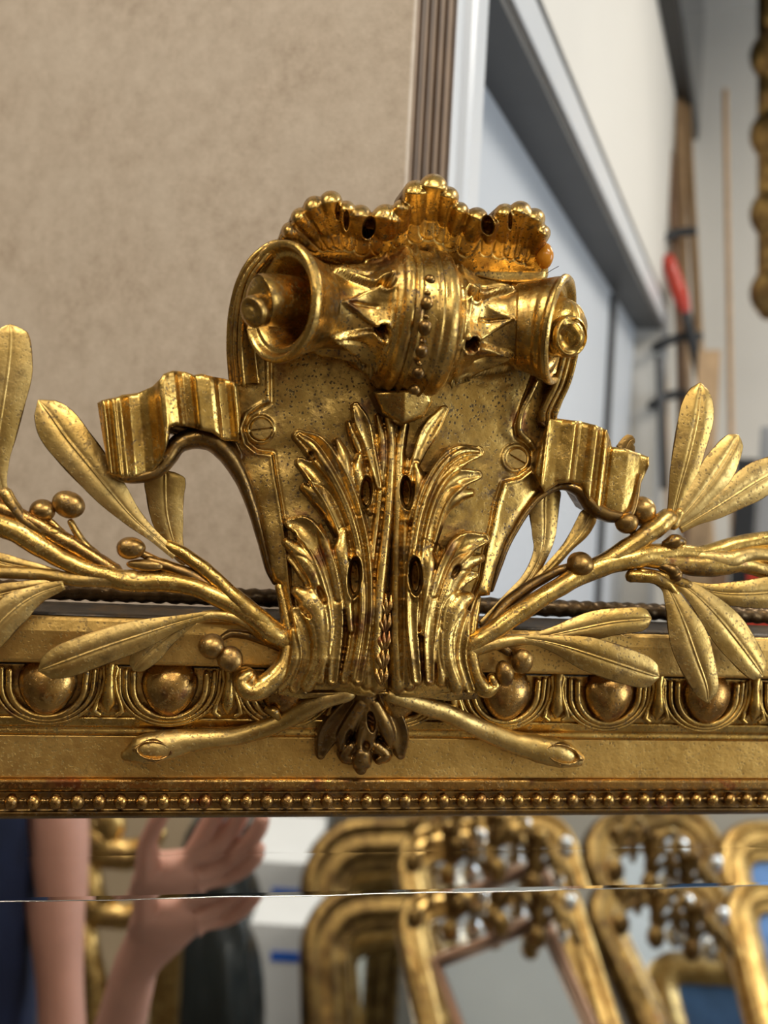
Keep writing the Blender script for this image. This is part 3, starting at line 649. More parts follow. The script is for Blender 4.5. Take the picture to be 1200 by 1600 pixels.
r.pit(580, 1128, 6, 17, 26, -8); r.pit(545, 1152, 5, 13, 16, 15); r.pit(572, 1166, 6, 8, 16)
r.build('pendant', G_DARK, gm, thick=30, lump=.8, edge=5)
# cut stems crossing the frieze
def cut_stem(pts, cx, cy, ang, lab):
    o = tube('cut_stem', pts, G_LEAF, gm, lump=.05, n=9, ring=18, flat=.85)
    r = Relief(cx - 38, cy - 30, cx + 38, cy + 30, 1.2); a = math.radians(ang); dx, dy = math.cos(a), math.sin(a)
    r.stroke([(cx - 30 * dx, cy - 30 * dy, 4, 46), (cx, cy, 18, 50), (cx + 30 * dx, cy + 30 * dy, 3, 45)], 'flat'); r.pit(cx, cy, 25, 12.5, 8, ang, 2.5)
    r.build('stem_cut', G_RED, o, thick=16, lump=.3, edge=2)
cut_stem([(545, 1082, 78, 13), (500, 1096, 66, 15), (455, 1120, 48, 15), (420, 1136, 38, 15), (370, 1150, 32, 14), (310, 1156, 32, 17), (265, 1163, 30, 23), (225, 1171, 28, 24), (196, 1180, 26, 9)], 240, 1173, 4, '')
cut_stem([(610, 1086, 78, 12), (650, 1098, 66, 14), (700, 1115, 50, 15), (745, 1136, 38, 15), (795, 1157, 32, 18), (840, 1169, 31, 21), (877, 1178, 29, 22), (904, 1187, 26, 11)], 880, 1179, 14, '')
tube('knot', [(418, 1108, 52, 6), (428, 1112, 56, 8), (436, 1122, 50, 5)], G, gm)

# ---- tongue under the collar
r = Relief(575, 600, 690, 680, 1.3); r.poly([(583, 612), (597, 645), (630, 664), (662, 652), (676, 628), (670, 606)], 132, False)
r.H += np.where(r.S > 0, -np.abs(r.X - 632) * .25 - (r.Y - 630) * .35, 0); r.build('tongue', G_SMOOTH, gm, thick=55, edge=6)

# ---- the double bell scroll
def spindle():
    g = []
    # axis from left rim to right rim, bowed; radius along it
    ax = cr([(436, 472, 180), (505, 482, 142), (575, 493, 122), (655, 505, 118), (735, 512, 116), (800, 510, 127), (842, 512, 142), (874, 516, 158)], 22)
    n = len(ax); W = P(ax[:, 0], ax[:, 1], ax[:, 2]); t = np.linspace(0, 1, n)
    ax_x = ax[:, 0]
    rad = np.interp(ax_x, [436, 445, 462, 490, 520, 553, 582, 592, 600, 610, 644, 680, 690, 698, 712, 750, 790, 830, 858, 874], [92, 90, 81, 69, 62, 66, 82, 94, 106, 113, 116, 112, 104, 90, 80, 65, 62, 71, 80, 83])
    for _ in range(2): rad[1:-1] = (rad[:-2] + 2 * rad[1:-1] + rad[2:]) / 4
    sc = W[:, 1] / FPX; T = norm(np.gradient(W, axis=0)); S_ = norm(np.cross(FV[None] + 0 * T, T)); Uv = norm(np.cross(T, S_))   # S_: towards/away viewer
    S_ = np.where(((S_ @ FN) < 0)[:, None], -S_, S_); Uv = np.where(((Uv @ FV) < 0)[:, None], -Uv, Uv)
    k = 220; ph = np.linspace(0, 2 * np.pi, k, endpoint=False)      # ph = 0 front, pi/2 up
    Rr = rad[:, None] + 0 * ph[None]
    tt = t[:, None] + 0 * ph[None]; xx = ax_x[:, None] + 0 * ph[None]; pp = ((ph[None] + np.pi) % (2 * np.pi)) - np.pi + 0 * tt
    # fine rings on the collar
    for tc_, a_, s_ in ((624, -8, 2.6), (664, -8, 2.6), (629, 3, 2), (659, 3, 2), (600, -5, 3), (692, -5, 3)): Rr += a_ * np.exp(-((xx - tc_) / s_) ** 2)
    Rr += np.where((xx > 630) & (xx < 658), -6, 0)
    # lotus petals on both bells
    PN = 7
    for side in (0, 1):
        tb, tp = ((588, 492) if side == 0 else (706, 806))
        q = (xx - tb) / (tp - tb); inside = (q > 0) & (q < 1)
        ang = (pp + (.0 if side == 0 else .02)) * PN / (2 * np.pi) + .5; fr = (ang - np.floor(ang)) - .5
        hwp = np.interp(np.clip(q, 0, 1), [0, .12, .30, .5, .7, .88, 1], [.42, .46, .47, .36, .20, .08, .0])
        e = (hwp - np.abs(fr)) * 2 * np.pi * 78 / PN            # units inside the petal edge
        up = 15 * np.clip(e / 3.5, 0, 1) - 9 * np.clip(np.abs(e) / 26, 0, 1) * (e > 3.5) - 5 * np.exp(-(fr / .035) ** 2) * (q > .25)
        Rr += np.where(inside, np.where(e > 0, up, 0), 0) + np.where(inside, -3, 0)
        fr2 = np.minimum(np.abs(fr + .5), np.abs(fr - .5))
        hole = np.hypot((q - .13) / .125, fr2 / .15); Rr -= np.where(np.abs(q - .13) < .3, 60 * np.clip((1.05 - hole) / .18, 0, 1), 0); Rr += np.where(np.abs(q - .13) < .3, 5 * np.exp(-((hole - 1.25) / .16) ** 2), 0)
    Rr += .8 * np.sin(tt * 22 + 2 * pp) * np.sin(3 * pp)
    # lips of the rims
    Rr += 4 * np.exp(-((tt - .012) / .014) ** 2) + 3.5 * np.exp(-((tt - .985) / .014) ** 2)
    Rw = Rr * sc[:, None]
    vs = W[:, None] + Rw[..., None] * (np.cos(ph)[None, :, None] * S_[:, None] + np.sin(ph)[None, :, None] * Uv[:, None])
    body = finish('scroll_body', vs.reshape(-1, 3), grid_faces(n, k), G, gm)
    # inside of the bells: stepped cup
    for end, sgn, nm in ((0, 1, 'left'), (n - 1, -1, 'right')):
        c0, T0, a, b, s0 = W[end], T[end] * sgn, S_[end], Uv[end], sc[end]; R0 = rad[end]
        prof = [(-1, R0 + 3), (-5, R0), (-5, R0 - 5), (0, R0 - 9), (5, R0 - 12), (8, R0 - 15), (6, R0 - 18), (9, R0 - 22), (24, R0 - 30), (48, R0 - 40), (60, R0 - 55), (62, 4)]
        ph2 = np.linspace(0, 2 * np.pi, 64, endpoint=False)
        vs = np.array([[c0 + T0 * x * s0 + r_ * s0 * (math.cos(p) * a + math.sin(p) * b) for p in ph2] for x, r_ in prof]).reshape(-1, 3)
        finish('bell_cup', vs, grid_faces(len(prof), 64) + [tuple(range((len(prof) - 1) * 64, len(prof) * 64))], G_SMOOTH, body)
    return body, W, T, S_, Uv, sc, rad, t
scroll, W, T, S_, Uv, sc, rad, t = spindle()
# beads down the collar
for i, (bx, by) in enumerate(((673, 408), (670, 438), (667, 474), (664, 512), (659, 549), (653, 583), (647, 609))):
    ev_ = (by - 508) / 112.; dep = 118 + 118 * math.sqrt(max(0, 1 - ev_ ** 2)) - 3
    ball('collar_bead', bx, by, dep, 11 - abs(ev_) * 2, 12 - 4 * abs(ev_), G_DARK, scroll)
    if i: ball('collar_link', bx + 1.5, by - 17 + abs(ev_) * 3, dep - 4 + 10 * (by < 508) * ev_ - 2, 5, 4, G_DARK, scroll)
# knobs rolling out of the bells
def knob(p, lump=.03):
    c = cr(p, 8); Wp = P(c[:, 0], c[:, 1], c[:, 2]); vs, fs = tube_geo(Wp, c[:, 3] * Wp[:, 1] / FPX, ring=28, lump=lump, caps=False); return vs, fs
v_, f_ = joined([knob([(480, 477, 128, 40), (458, 473, 158, 41), (436, 470, 182, 41), (412, 468, 200, 40), (407, 468, 203, 38), (405, 468, 204, 33), (404.5, 468, 204.5, 4)], 0),
                 knob([(416, 481, 192, 25), (402, 486, 207, 26), (395, 487, 213, 25), (391, 488, 216, 20), (390, 488, 217, 3)], 0)])
finish('scroll_knob', v_, f_, G, scroll, label='rolled end of the scroll in the left bell')
v_, f_ = joined([knob([(852, 516, 120, 33), (868, 521, 155, 33), (884, 525, 188, 33), (890, 526, 200, 31), (892, 526, 203, 24), (892, 526, 204, 3)]),
                 knob([(850, 507, 110, 48), (872, 512, 158, 47), (876, 513, 164, 43), (877, 513, 164, 38), (870, 512, 150, 34)])])
finish('scroll_knob', v_, f_, G_SMOOTH, scroll, label='rolled end of the scroll in the right bell')
# moulded straps running up the sides into the scroll
for off, rr_, dd in ((0, 5.5, 96), (9, 4, 112), (17, 4.5, 120)):
    tube('strap', [(363 + off, 600, dd - 20, rr_), (359 + off, 545, dd - 6, rr_), (362 + off, 490, dd + 8, rr_), (374 + off, 440, dd + 22, rr_), (396 + off * .8, 403 + off * .5, dd + 34, rr_), (430, 380 + off * .75, dd + 42, rr_), (465, 388 + off * .8, dd + 40, rr_)], G, gm, lump=.03)
vl = [((900 - o_, 540), (898 - o_, 560), (887 - o_, 600), (868 - o_, 640), (866 - o_, 655)) for o_ in (0, 10, 19)]
for (pts_, rr_, dd) in zip(vl, (4.5, 3.5, 5), (92, 104, 112)):
    tube('strap', [(x, y, dd + 30 - i * 10, rr_) for i, (x, y) in enumerate(pts_)], G, gm, lump=.03)
tube('strap', [(838, 596, 92, 4), (826, 620, 90, 5), (814, 645, 88, 5), (811, 672, 86, 5), (826, 690, 84, 5)], G, gm)
r = Relief(352, 372, 440, 600, 1.6); r.stroke([(385, 600, 22, 88), (380, 540, 21, 104), (384, 490, 22, 118), (398, 440, 22, 132), (425, 402, 20, 146)], 'gouge', 8); r.build('strap_web', G, gm, thick=70, lump=.8)

r = Relief(845, 530, 915, 670, 1.6); r.stroke([(888, 536, 14, 100), (886, 570, 14, 94), (870, 615, 13, 88), (855, 655, 13, 84)], 'gouge', 6); r.build('strap_web', G, gm, thick=50, lump=.6)
# ---- crown leaf over the scroll
r = Relief(428, 268, 872, 465, 1.35)
crown = [(437, 374), (448, 350), (470, 326), (500, 308), (520, 305), (540, 318), (560, 326), (590, 326), (612, 324), (632, 306), (652, 286), (680, 280), (702, 300), (722, 328), (745, 326), (770, 330), (800, 322), (830, 324), (850, 345), (852, 372), (846, 395), (856, 415), (850, 440), (800, 446), (740, 434), (700, 410), (660, 396), (610, 412), (550, 418), (500, 410), (460, 392)]
r.poly([(x, y + (14 if y < 345 else 0)) for x, y in crown], 112, True); r.halo = 1.5
r.H = np.where(r.S > 0, 106 + np.clip(425 - r.Y, 0, 150) * .6, r.H)
def fl(p, k='round', a=12):
    y0 = p[0][1]; y1 = y0 + .72 * (p[-1][1] - y0); p = [(x, y0 + .72 * (y - y0), w_, h_) for x, y, w_, h_ in p]; r.stroke([(x, y, w_ * 1.22, 107 + (425 - y) * .6 + 34 * (y1 - y) / (y1 - y0 + 1) - 8 + (h_ - 170) * .12 * (y < 340)) for x, y, w_, h_ in p], k, a)
for tx, ty, tw_, bx_, by_ in ((453, 356, 11, 492, 396), (470, 336, 13, 506, 398), (492, 320, 15, 520, 402), (517, 312, 15, 532, 404), (541, 324, 12, 546, 404), (563, 334, 15, 566, 406), (603, 338, 19, 596, 402), (628, 322, 12, 624, 398),
                              (650, 298, 17, 650, 392), (677, 289, 18, 670, 388), (700, 304, 14, 690, 392), (718, 326, 12, 704, 400), (745, 338, 15, 728, 406), (768, 344, 10, 760, 408), (789, 331, 14, 782, 414), (813, 328, 15, 798, 418), (835, 338, 14, 814, 422), (847, 360, 11, 828, 424)):
    fl([(tx, ty + 4, tw_ * 1.0, 175), (tx + (bx_ - tx) * .3, ty + (by_ - ty) * .3, tw_ * .98, 172), (tx + (bx_ - tx) * .65, ty + (by_ - ty) * .65, tw_ * .8, 170), (bx_, by_, tw_ * .6, 170)], 'round', 15)
for a_, b_, rx, ry, dp, an in ((576, 356, 10, 17, 44, 15), (541, 344, 4, 16, 20, 0), (528, 330, 3, 14, 14, 0), (762, 352, 10, 15, 34, -10), (797, 345, 3, 14, 16, 0)): r.pit(a_, b_, rx, ry, dp, an, 2)
r.build('crown_leaf', G, gm, thick=60, lump=1.4, edge=9, back=True)
ball('amber_drop', 851, 400, 126, 13, 20, AMBER, gm, label='translucent amber wax chip')
tube('stray_hair', [(853, 428, 120, .5), (862, 422, 124, .4), (873, 416, 128, .3)], BLACK, gm)

# ---- ribbons
def ribbon(name, poly, ridges, base, thick, bbox, m=G_SMOOTH, shear=0., smooth=False):
    r = Relief(*bbox, 1.35); r.poly(poly, 0, smooth); xs, hs = zip(*ridges)
    xx = r.X - (r.Y - bbox[1]) * shear
    r.H = np.where(r.S > 0, base + np.interp(xx, xs, hs), r.H); return r
r = ribbon('r', [(152, 630), (160, 625), (185, 620), (190, 617), (215, 614), (238, 604), (250, 592), (256, 584), (270, 579), (290, 581), (303, 586), (315, 584), (330, 588), (352, 592), (372, 600), (376, 650), (372, 690), (350, 688), (332, 676), (300, 668), (275, 664), (266, 668), (262, 690), (254, 718), (240, 736), (215, 746), (190, 747), (172, 741), (166, 715), (158, 670)],
           [(140, 30), (150, 34), (154, 44), (158, 45), (161, 37), (165, 36), (169, 44), (173, 45), (176, 40), (182, 42), (186, 38), (196, 28), (212, 24), (226, 30), (238, 40), (244, 52), (247, 56), (253, 56), (262, 50), (272, 46), (275, 35), (284, 30), (296, 34), (301, 44), (305, 48), (315, 46), (326, 44), (333, 40), (337, 26), (350, 22), (358, 28), (362, 38), (372, 34), (390, 34)], 88, 60, (145, 572, 382, 752), shear=.10)
r.build('ribbon_fold', G_SMOOTH, gm, thick=75, lump=1, edge=5, back=True)
# dark underside and the arch down to the panel
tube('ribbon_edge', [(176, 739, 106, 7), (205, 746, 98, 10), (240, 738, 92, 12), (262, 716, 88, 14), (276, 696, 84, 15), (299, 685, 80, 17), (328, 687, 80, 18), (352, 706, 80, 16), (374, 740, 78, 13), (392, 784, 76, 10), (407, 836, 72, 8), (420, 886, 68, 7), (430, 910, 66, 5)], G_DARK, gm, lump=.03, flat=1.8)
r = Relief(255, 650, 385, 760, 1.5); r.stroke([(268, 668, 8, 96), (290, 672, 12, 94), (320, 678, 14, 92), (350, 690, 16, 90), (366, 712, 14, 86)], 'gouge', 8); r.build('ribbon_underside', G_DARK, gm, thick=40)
r = ribbon('r', [(858, 652), (880, 655), (905, 658), (930, 664), (948, 672), (953, 684), (956, 698), (975, 700), (1014, 714), (1014, 728), (1004, 750), (984, 800), (970, 806), (940, 800), (926, 792), (914, 772), (905, 758), (890, 754), (872, 756), (850, 770), (835, 740), (845, 690)],
           [(840, 0), (856, 2), (859, 8), (862, 3), (868, 2), (880, 2), (897, 10), (903, 10), (906, -2), (912, -6), (922, -2), (932, 6), (938, 6), (941, -4), (946, -5), (951, 2), (956, 0), (959, -14), (966, -8), (990, -5), (1010, -8), (1020, -4), (1024, 4), (1030, 4), (1036, -4), (1050, -10)], 88, 60, (830, 640, 1030, 812), shear=-.12)
r.build('ribbon_fold', G_SMOOTH, gm, thick=70, lump=1, edge=5, back=True)
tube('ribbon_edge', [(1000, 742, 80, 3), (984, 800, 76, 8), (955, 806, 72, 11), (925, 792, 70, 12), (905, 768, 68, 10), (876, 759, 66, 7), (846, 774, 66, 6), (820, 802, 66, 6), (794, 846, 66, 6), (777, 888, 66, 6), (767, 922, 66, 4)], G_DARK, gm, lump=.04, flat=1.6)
leaf('ribbon_tail', [(258, 735, 60, 30), (258, 765, 58, 30), (260, 800, 56, 26), (268, 835, 54, 18), (278, 862, 56, 11), (292, 880, 58, 7)], G_LEAF, gm, rise=4, thick=8)
leaf('ribbon_tail', [(852, 752, 50, 26), (850, 790, 50, 26), (850, 830, 52, 20), (845, 865, 54, 13), (825, 905, 58, 11), (790, 940, 60, 9), (752, 978, 60, 8)], G_LEAF, gm, rise=6, thick=10)
leaf('ribbon_tail', [(926, 795, 50, 16), (908, 828, 52, 14), (886, 856, 56, 9), (860, 885, 60, 8), (820, 925, 64, 8), (775, 962, 66, 8)], G_LEAF, gm, rise=5, thick=10)
leaf('ribbon_tip', [(992, 686, 40, 4), (984, 690, 40, 12), (976, 705, 40, 16)], G_DARK, gm, rise=2)

# ---- olive branches
BR = [None]
def twig(pts, m=G_SMOOTH, **k): return tube('twig', pts, m, BR[0], lump=.07, **k)
BR[0] = tube('olive_branch', [(450, 1002, 84, 17.9), (420, 985, 90, 19.2), (385, 960, 92, 15.4), (345, 935, 92, 15.4), (295, 915, 90, 15.4), (240, 908, 88, 16.6), (200, 908, 88, 17.9), (160, 898, 86, 15.4), (115, 882, 84, 15.4), (70, 858, 82, 16.6), (30, 832, 80, 19.2), (-20, 812, 78, 19.2)], G_SMOOTH, gm, lump=.07)
twig([(440, 992, 86, 15.4), (405, 968, 92, 16.6), (372, 938, 94, 14.1), (345, 912, 92, 11.5), (318, 888, 90, 11.5), (290, 868, 86, 11.5), (262, 852, 84, 9.0)])
twig([(345, 930, 86, 12.8), (300, 900, 86, 11.5), (262, 886, 86, 10.2), (232, 876, 86, 10.2)], G_DARK)
twig([(210, 905, 90, 15.4), (160, 905, 88, 12.8), (110, 905, 86, 11.5), (60, 897, 84, 10.2), (-20, 893, 82, 10.2)], G_LEAF)
twig([(180, 893, 80, 12.8), (140, 868, 80, 12.8), (90, 838, 80, 12.8), (50, 815, 78, 12.8), (-10, 792, 76, 15.4)], G_RED)
twig([(90, 835, 82, 10.2), (60, 826, 80, 11.5), (30, 806, 80, 11.5), (8, 770, 80, 10.2)], G)
twig([(445, 1006, 86, 11.5), (415, 992, 90, 11.5), (385, 972, 92, 10.2), (350, 962, 94, 9.0), (318, 962, 95, 7.7)], G_LEAF)
twig([(440, 1012, 80, 7.7), (415, 1000, 80, 9.0), (385, 992, 78, 7.7), (360, 990, 78, 6.4), (345, 998, 80, 5.1)], G_DARK)
twig([(150, 868, 78, 7.7), (128, 845, 78, 6.4), (110, 815, 76, 5.1)], G)
twig([(130, 860, 78, 7.7), (105, 840, 78, 6.4), (80, 815, 76, 5.1)], G)
LV = 'olive_leaf'
leaf(LV, [(16, 507, 90, 18), (17, 530, 90, 29), (14, 570, 90, 34), (7, 620, 88, 32), (-2, 680, 86, 26), (-4, 720, 84, 17), (2, 760, 82, 9), (18, 800, 80, 7), (48, 838, 80, 6)], G_LEAF, BR[0], rise=5, tilt=.12)
leaf(LV, [(60, 625, 96, 10), (80, 650, 97, 28), (104, 684, 98, 33), (135, 722, 97, 32), (170, 765, 95, 25), (205, 806, 92, 16), (240, 838, 90, 9), (275, 868, 90, 7)], G_LEAF, BR[0], rise=6, tilt=.15)
leaf(LV, [(60, 1048, 108, 10), (82, 1040, 109, 22), (120, 1026, 110, 28), (170, 1008, 110, 28), (225, 990, 108, 22), (275, 974, 104, 13), (320, 963, 100, 7), (360, 962, 96, 6)], G_LEAF, BR[0], rise=6, tilt=-.12)
leaf(LV, [(208, 1048, 88, 8), (222, 1030, 90, 19), (246, 1006, 92, 19), (275, 985, 94, 12), (305, 968, 95, 6)], G_LEAF, BR[0], rise=5)
leaf(LV, [(-45, 1030, 100, 16), (-10, 985, 102, 26), (25, 950, 102, 24), (60, 928, 98, 15), (100, 914, 94, 7)], G_LEAF, BR[0], rise=6, tilt=-.2)
leaf(LV, [(-60, 950, 90, 14), (-20, 935, 92, 17), (30, 922, 92, 14), (80, 912, 90, 6)], G_LEAF, BR[0], rise=4)
leaf(LV, [(-50, 860, 78, 13), (0, 878, 80, 14), (50, 888, 82, 10), (100, 898, 84, 5)], G_LEAF, BR[0], rise=4)
for a in ((66, 798, 72, 20, 19, 0), (108, 789, 80, 22, 26, 70), (205, 856, 96, 23, 18, 0), (226, 883, 92, 30, 9, -4), (330, 1010, 92, 21, 20, 0), (359, 1030, 100, 20, 21, 0), (383, 1062, 84, 20, 22, 0)): ball('berry', a[0], a[1], a[2], a[3], a[4], G_BERRY, BR[0], a[5], rd=min(a[3], a[4]) * (1 if a[4] > 10 else 1))
twig([(205, 858, 88, 7), (228, 868, 86, 6), (258, 884, 84, 7), (290, 905, 84, 7)], G_DARK)
twig([(1050, 820, 88, 10), (1062, 800, 92, 8)], G_LEAF)
BR[0] = tube('olive_branch', [(728, 1012, 82, 15.4), (760, 992, 88, 15.4), (800, 965, 92, 15.4), (850, 932, 92, 15.4), (900, 902, 90, 15.4), (950, 882, 88, 16.6), (1000, 870, 86, 17.9), (1050, 864, 84, 15.4), (1100, 864, 82, 12.8), (1150, 852, 80, 14.1), (1230, 838, 78, 14.1)], G_SMOOTH, gm, lump=.07)
twig([(730, 1020, 84, 11.5), (770, 1006, 88, 11.5), (810, 1000, 92, 9.0), (850, 1000, 94, 6.4)], G_LEAF)
twig([(905, 896, 86, 12.8), (950, 874, 88, 14.1), (990, 850, 88, 15.4), (1020, 828, 88, 16.6), (1045, 808, 88, 15.4)], G)
twig([(760, 985, 74, 11.5), (790, 945, 72, 10.2), (830, 915, 72, 9.0), (870, 893, 76, 7.7), (895, 884, 80, 6.4)], G_DARK)
twig([(735, 1030, 80, 7.7), (750, 1010, 82, 7.7), (775, 1008, 80, 7.7), (795, 1020, 80, 6.4)], G_DARK)
twig([(1000, 872, 88, 12.8), (1060, 880, 86, 15.4), (1110, 884, 84, 17.9), (1160, 880, 82, 15.4), (1200, 892, 80, 12.8), (1240, 895, 80, 12.8)], G)
twig([(1090, 870, 86, 11.5), (1140, 874, 88, 15.4), (1175, 866, 86, 12.8), (1230, 870, 84, 12.8)], G_LEAF)
twig([(985, 900, 92, 10.2), (1020, 902, 96, 10.2), (1040, 912, 98, 9.0), (1056, 928, 98, 7.7)], G)
twig([(1000, 897, 90, 10.2), (1040, 902, 94, 9.0), (1075, 915, 96, 9.0)], G)
twig([(1030, 884, 92, 6.4), (1048, 890, 98, 10.2), (1056, 900, 100, 11.5)], G_DARK)
twig([(1040, 850, 92, 7.7), (1054, 846, 96, 11.5), (1066, 846, 96, 7.7)], G_DARK)
twig([(992, 836, 84, 6.4), (985, 826, 80, 5.1)], G)
leaf(LV, [(1094, 598, 92, 8), (1092, 622, 94, 22), (1086, 662, 96, 28), (1074, 715, 96, 25), (1062, 760, 94, 17), (1052, 800, 92, 10), (1046, 818, 90, 8)], G_LEAF, BR[0], rise=6, tilt=-.1)
leaf(LV, [(1154, 680, 96, 12), (1140, 704, 98, 23), (1116, 742, 98, 27), (1088, 780, 96, 20), (1066, 806, 94, 12), (1050, 822, 92, 8)], G_LEAF, BR[0], rise=6)
leaf(LV, [(1240, 722, 90, 12), (1206, 738, 92, 26), (1168, 760, 94, 29), (1128, 786, 94, 22), (1092, 808, 92, 12), (1062, 826, 90, 8)], G_LEAF, BR[0], rise=6, tilt=.1)
leaf(LV, [(1018, 966, 98, 10), (998, 968, 100, 19), (955, 972, 102, 22), (905, 982, 102, 20), (860, 992, 100, 11), (825, 998, 96, 6)], G_LEAF, BR[0], rise=6)
leaf(LV, [(1030, 1058, 112, 12), (1010, 1052, 113, 23), (968, 1038, 114, 29), (920, 1022, 112, 26), (875, 1008, 106, 16), (835, 1000, 100, 8), (800, 1000, 96, 6)], G_LEAF, BR[0], rise=6, tilt=.1)
leaf(LV, [(1106, 1098, 114, 8), (1102, 1070, 116, 22), (1086, 1026, 116, 29), (1070, 980, 112, 27), (1056, 945, 106, 17), (1042, 918, 100, 9), (1022, 904, 96, 7)], G_LEAF, BR[0], rise=6, tilt=.15)
leaf(LV, [(1193, 1058, 108, 10), (1178, 1038, 110, 24), (1148, 998, 112, 30), (1115, 958, 110, 27), (1085, 928, 104, 16), (1058, 910, 98, 9), (1030, 903, 94, 7)], G_LEAF, BR[0], rise=6, tilt=-.1)
leaf(LV, [(1260, 925, 88, 14), (1215, 925, 92, 23), (1165, 928, 94, 22), (1120, 926, 92, 14), (1075, 914, 90, 6)], G_LEAF, BR[0], rise=6)
for a in ((1003, 798, 74, 20, 25, 15), (979, 817, 84, 17, 17, 0), (907, 882, 96, 21, 19, 0), (816, 1032, 88, 17, 20, 0), (789, 1052, 100, 14, 20, 10)): ball('berry', a[0], a[1], a[2], a[3], a[4], G_BERRY, BR[0], a[5])

# ---------------------------------------------------------------- THINGS SEEN IN THE GLASS
def gilt_frame(tlv, trv, blv, wide, label, m=GILT_BG, inner=MIRROR, round_=.09, prof=None, ext=True):
    A, Bq, C = V(*tlv), V(*trv), V(*blv); X = norm(Bq - A); Y = norm(C - A); X = Bq - A; X = norm(X - (X @ Y) * Y); Wd = np.linalg.norm(Bq - A)
    Hh = (FLOOR + .01 - A[2] - 0) / Y[2] if ext else np.linalg.norm(C - A); Z = norm(np.cross(X, Y)); 
    if Z @ (ON - A) < 0: Z = -Z
    Hh = min(Hh, 2.2)
    round_ = max(round_, wide * 1.35) if round_ > .02 else round_
    root = thing('standing_mirror', label, 'mirror', A + Y * Hh + X * Wd / 2, 'gilt mirrors standing behind the photographer')
    path = []
    for cx, cy, a0 in ((round_, round_, np.pi), (Wd - round_, round_, 1.5 * np.pi)):
        for q in np.linspace(0, np.pi / 2, 8): path.append((cx + round_ * math.cos(a0 + q), cy + round_ * math.sin(a0 + q)))
    path += [(Wd, Hh), (0, Hh)]; path = np.array(path)
    ctr = np.array([Wd / 2, Hh / 2]); pr = prof or [(0, -.01), (0, .012), (.10, .030), (.22, .034), (.30, .022), (.42, .018), (.55, .030), (.68, .022), (.80, .010), (.9, .014), (1, .004), (1, -.01)]
    nxt = np.roll(path, -1, 0); prv = np.roll(path, 1, 0); e1 = norm(path - prv); e2 = norm(nxt - path); nn_ = norm(np.stack([-(e1 + e2)[:, 1], (e1 + e2)[:, 0]], 1)); cosb = np.clip((nn_ * np.stack([-e1[:, 1], e1[:, 0]], 1)).sum(1), .5, 1)
    if ((ctr - path) * nn_).sum() < 0: nn_ = -nn_
    vs = np.array([[A + (p + n_ * wide * a / cb_)[0] * X + (p + n_ * wide * a / cb_)[1] * Y + Z * h for a, h in pr] for p, n_, cb_ in zip(path, nn_, cosb)])
    k = len(pr); n = len(path); vs = vs.reshape(-1, 3); f = []
    for i in range(n):
        for j in range(k): f.append((i * k + j, ((i + 1) % n) * k + j, ((i + 1) % n) * k + (j + 1) % k, i * k + (j + 1) % k))
    o = finish('moulding', vs, f, m, root, True)
    inn = np.array([A + (p + n_ * wide * .97 / cb_)[0] * X + (p + n_ * wide * .97 / cb_)[1] * Y for p, n_, cb_ in zip(path, nn_, cosb)])
    finish('mirror_glass', inn, [tuple(range(len(inn)))], inner, root, False)
    return root, A, X, Y, Z
gilt_frame((466, 1380, 2.42), (790, 1384, 2.52), (470, 1600, 2.28), .115, 'gilt mirror with tall round-cornered frame seen left of centre in the reflection', GILT_BG2)
fr2 = gilt_frame((606, 1398, 2.10), (895, 1386, 2.15), (648, 1600, 1.945), .065, 'gilt mirror with pale rounded frame seen in the middle of the reflection', GILT_BG)
fr3 = gilt_frame((890, 1384, 2.3), (1112, 1376, 2.38), (985, 1600, 2.12), .085, 'brown gilt mirror seen leaning right of centre in the reflection', GILT_BG2)
fr4 = gilt_frame((1112, 1372, 2.15), (1400, 1364, 2.2), (1165, 1600, 1.98), .075, 'pale gilt mirror with a window reflection painted blue, at the right end of the reflection', GILT_BG, BLUE_REFL)
# gilt swags and glass drops of a chandelier-like bracket standing before the middle mirrors
def sconce(px, py, D, label, s=1.):
    c = V(px, py, D); t = thing('wall_sconce', label, 'sconce', c, 'gilt sconces in the reflection')
    g = []
    for k in range(5):
        a = (k - 2) * .55; pts = np.array([c + s * (q * .09 * math.sin(a)) * FU + s * (.03 + .06 * math.sin(q * 3) - .02 * k % 2) * FV + s * q * .03 * -FN for q in np.linspace(0, 1, 8)]); g.append(tube_geo(pts, np.full(8, .007 * s), ring=8))
    v_, f_ = joined(g); finish('sconce_arm', v_, f_, GILT_BG2, t)
    for k in range(6):
        q = c + s * np.array([math.sin(k * 2.1) * .07, math.cos(k * 1.7) * .03, math.cos(k * 2.9) * .05]); th = np.linspace(.1, 3.04, 7)[:, None]; ph = np.linspace(0, 6.283, 10, endpoint=False)[None]
        R = .014 * s * (1 + .3 * (k % 2)); vs = q + (R * np.sin(th) * np.cos(ph))[..., None] * np.array([1., 0, 0]) + (R * np.sin(th) * np.sin(ph))[..., None] * np.array([0, 1., 0]) + (R * 1.3 * np.cos(th) + 0 * ph)[..., None] * FV
        finish('sconce_drop', vs.reshape(-1, 3), grid_faces(7, 10) + [tuple(range(10))[::-1], tuple(range(60, 70))], MIRROR if k % 3 == 1 else GILT_BG2, t)
# small gilt panels in front of the middle mirrors
sf = gilt_frame((668, 1500, 1.95), (865, 1470, 1.98), (720, 1640, 1.86), .022, 'small pinkish framed mirror leaning inside the middle gilt mirror', plain('pink_gilt', (.55, .36, .25), .3, metal=.7), MIRROR, .01)
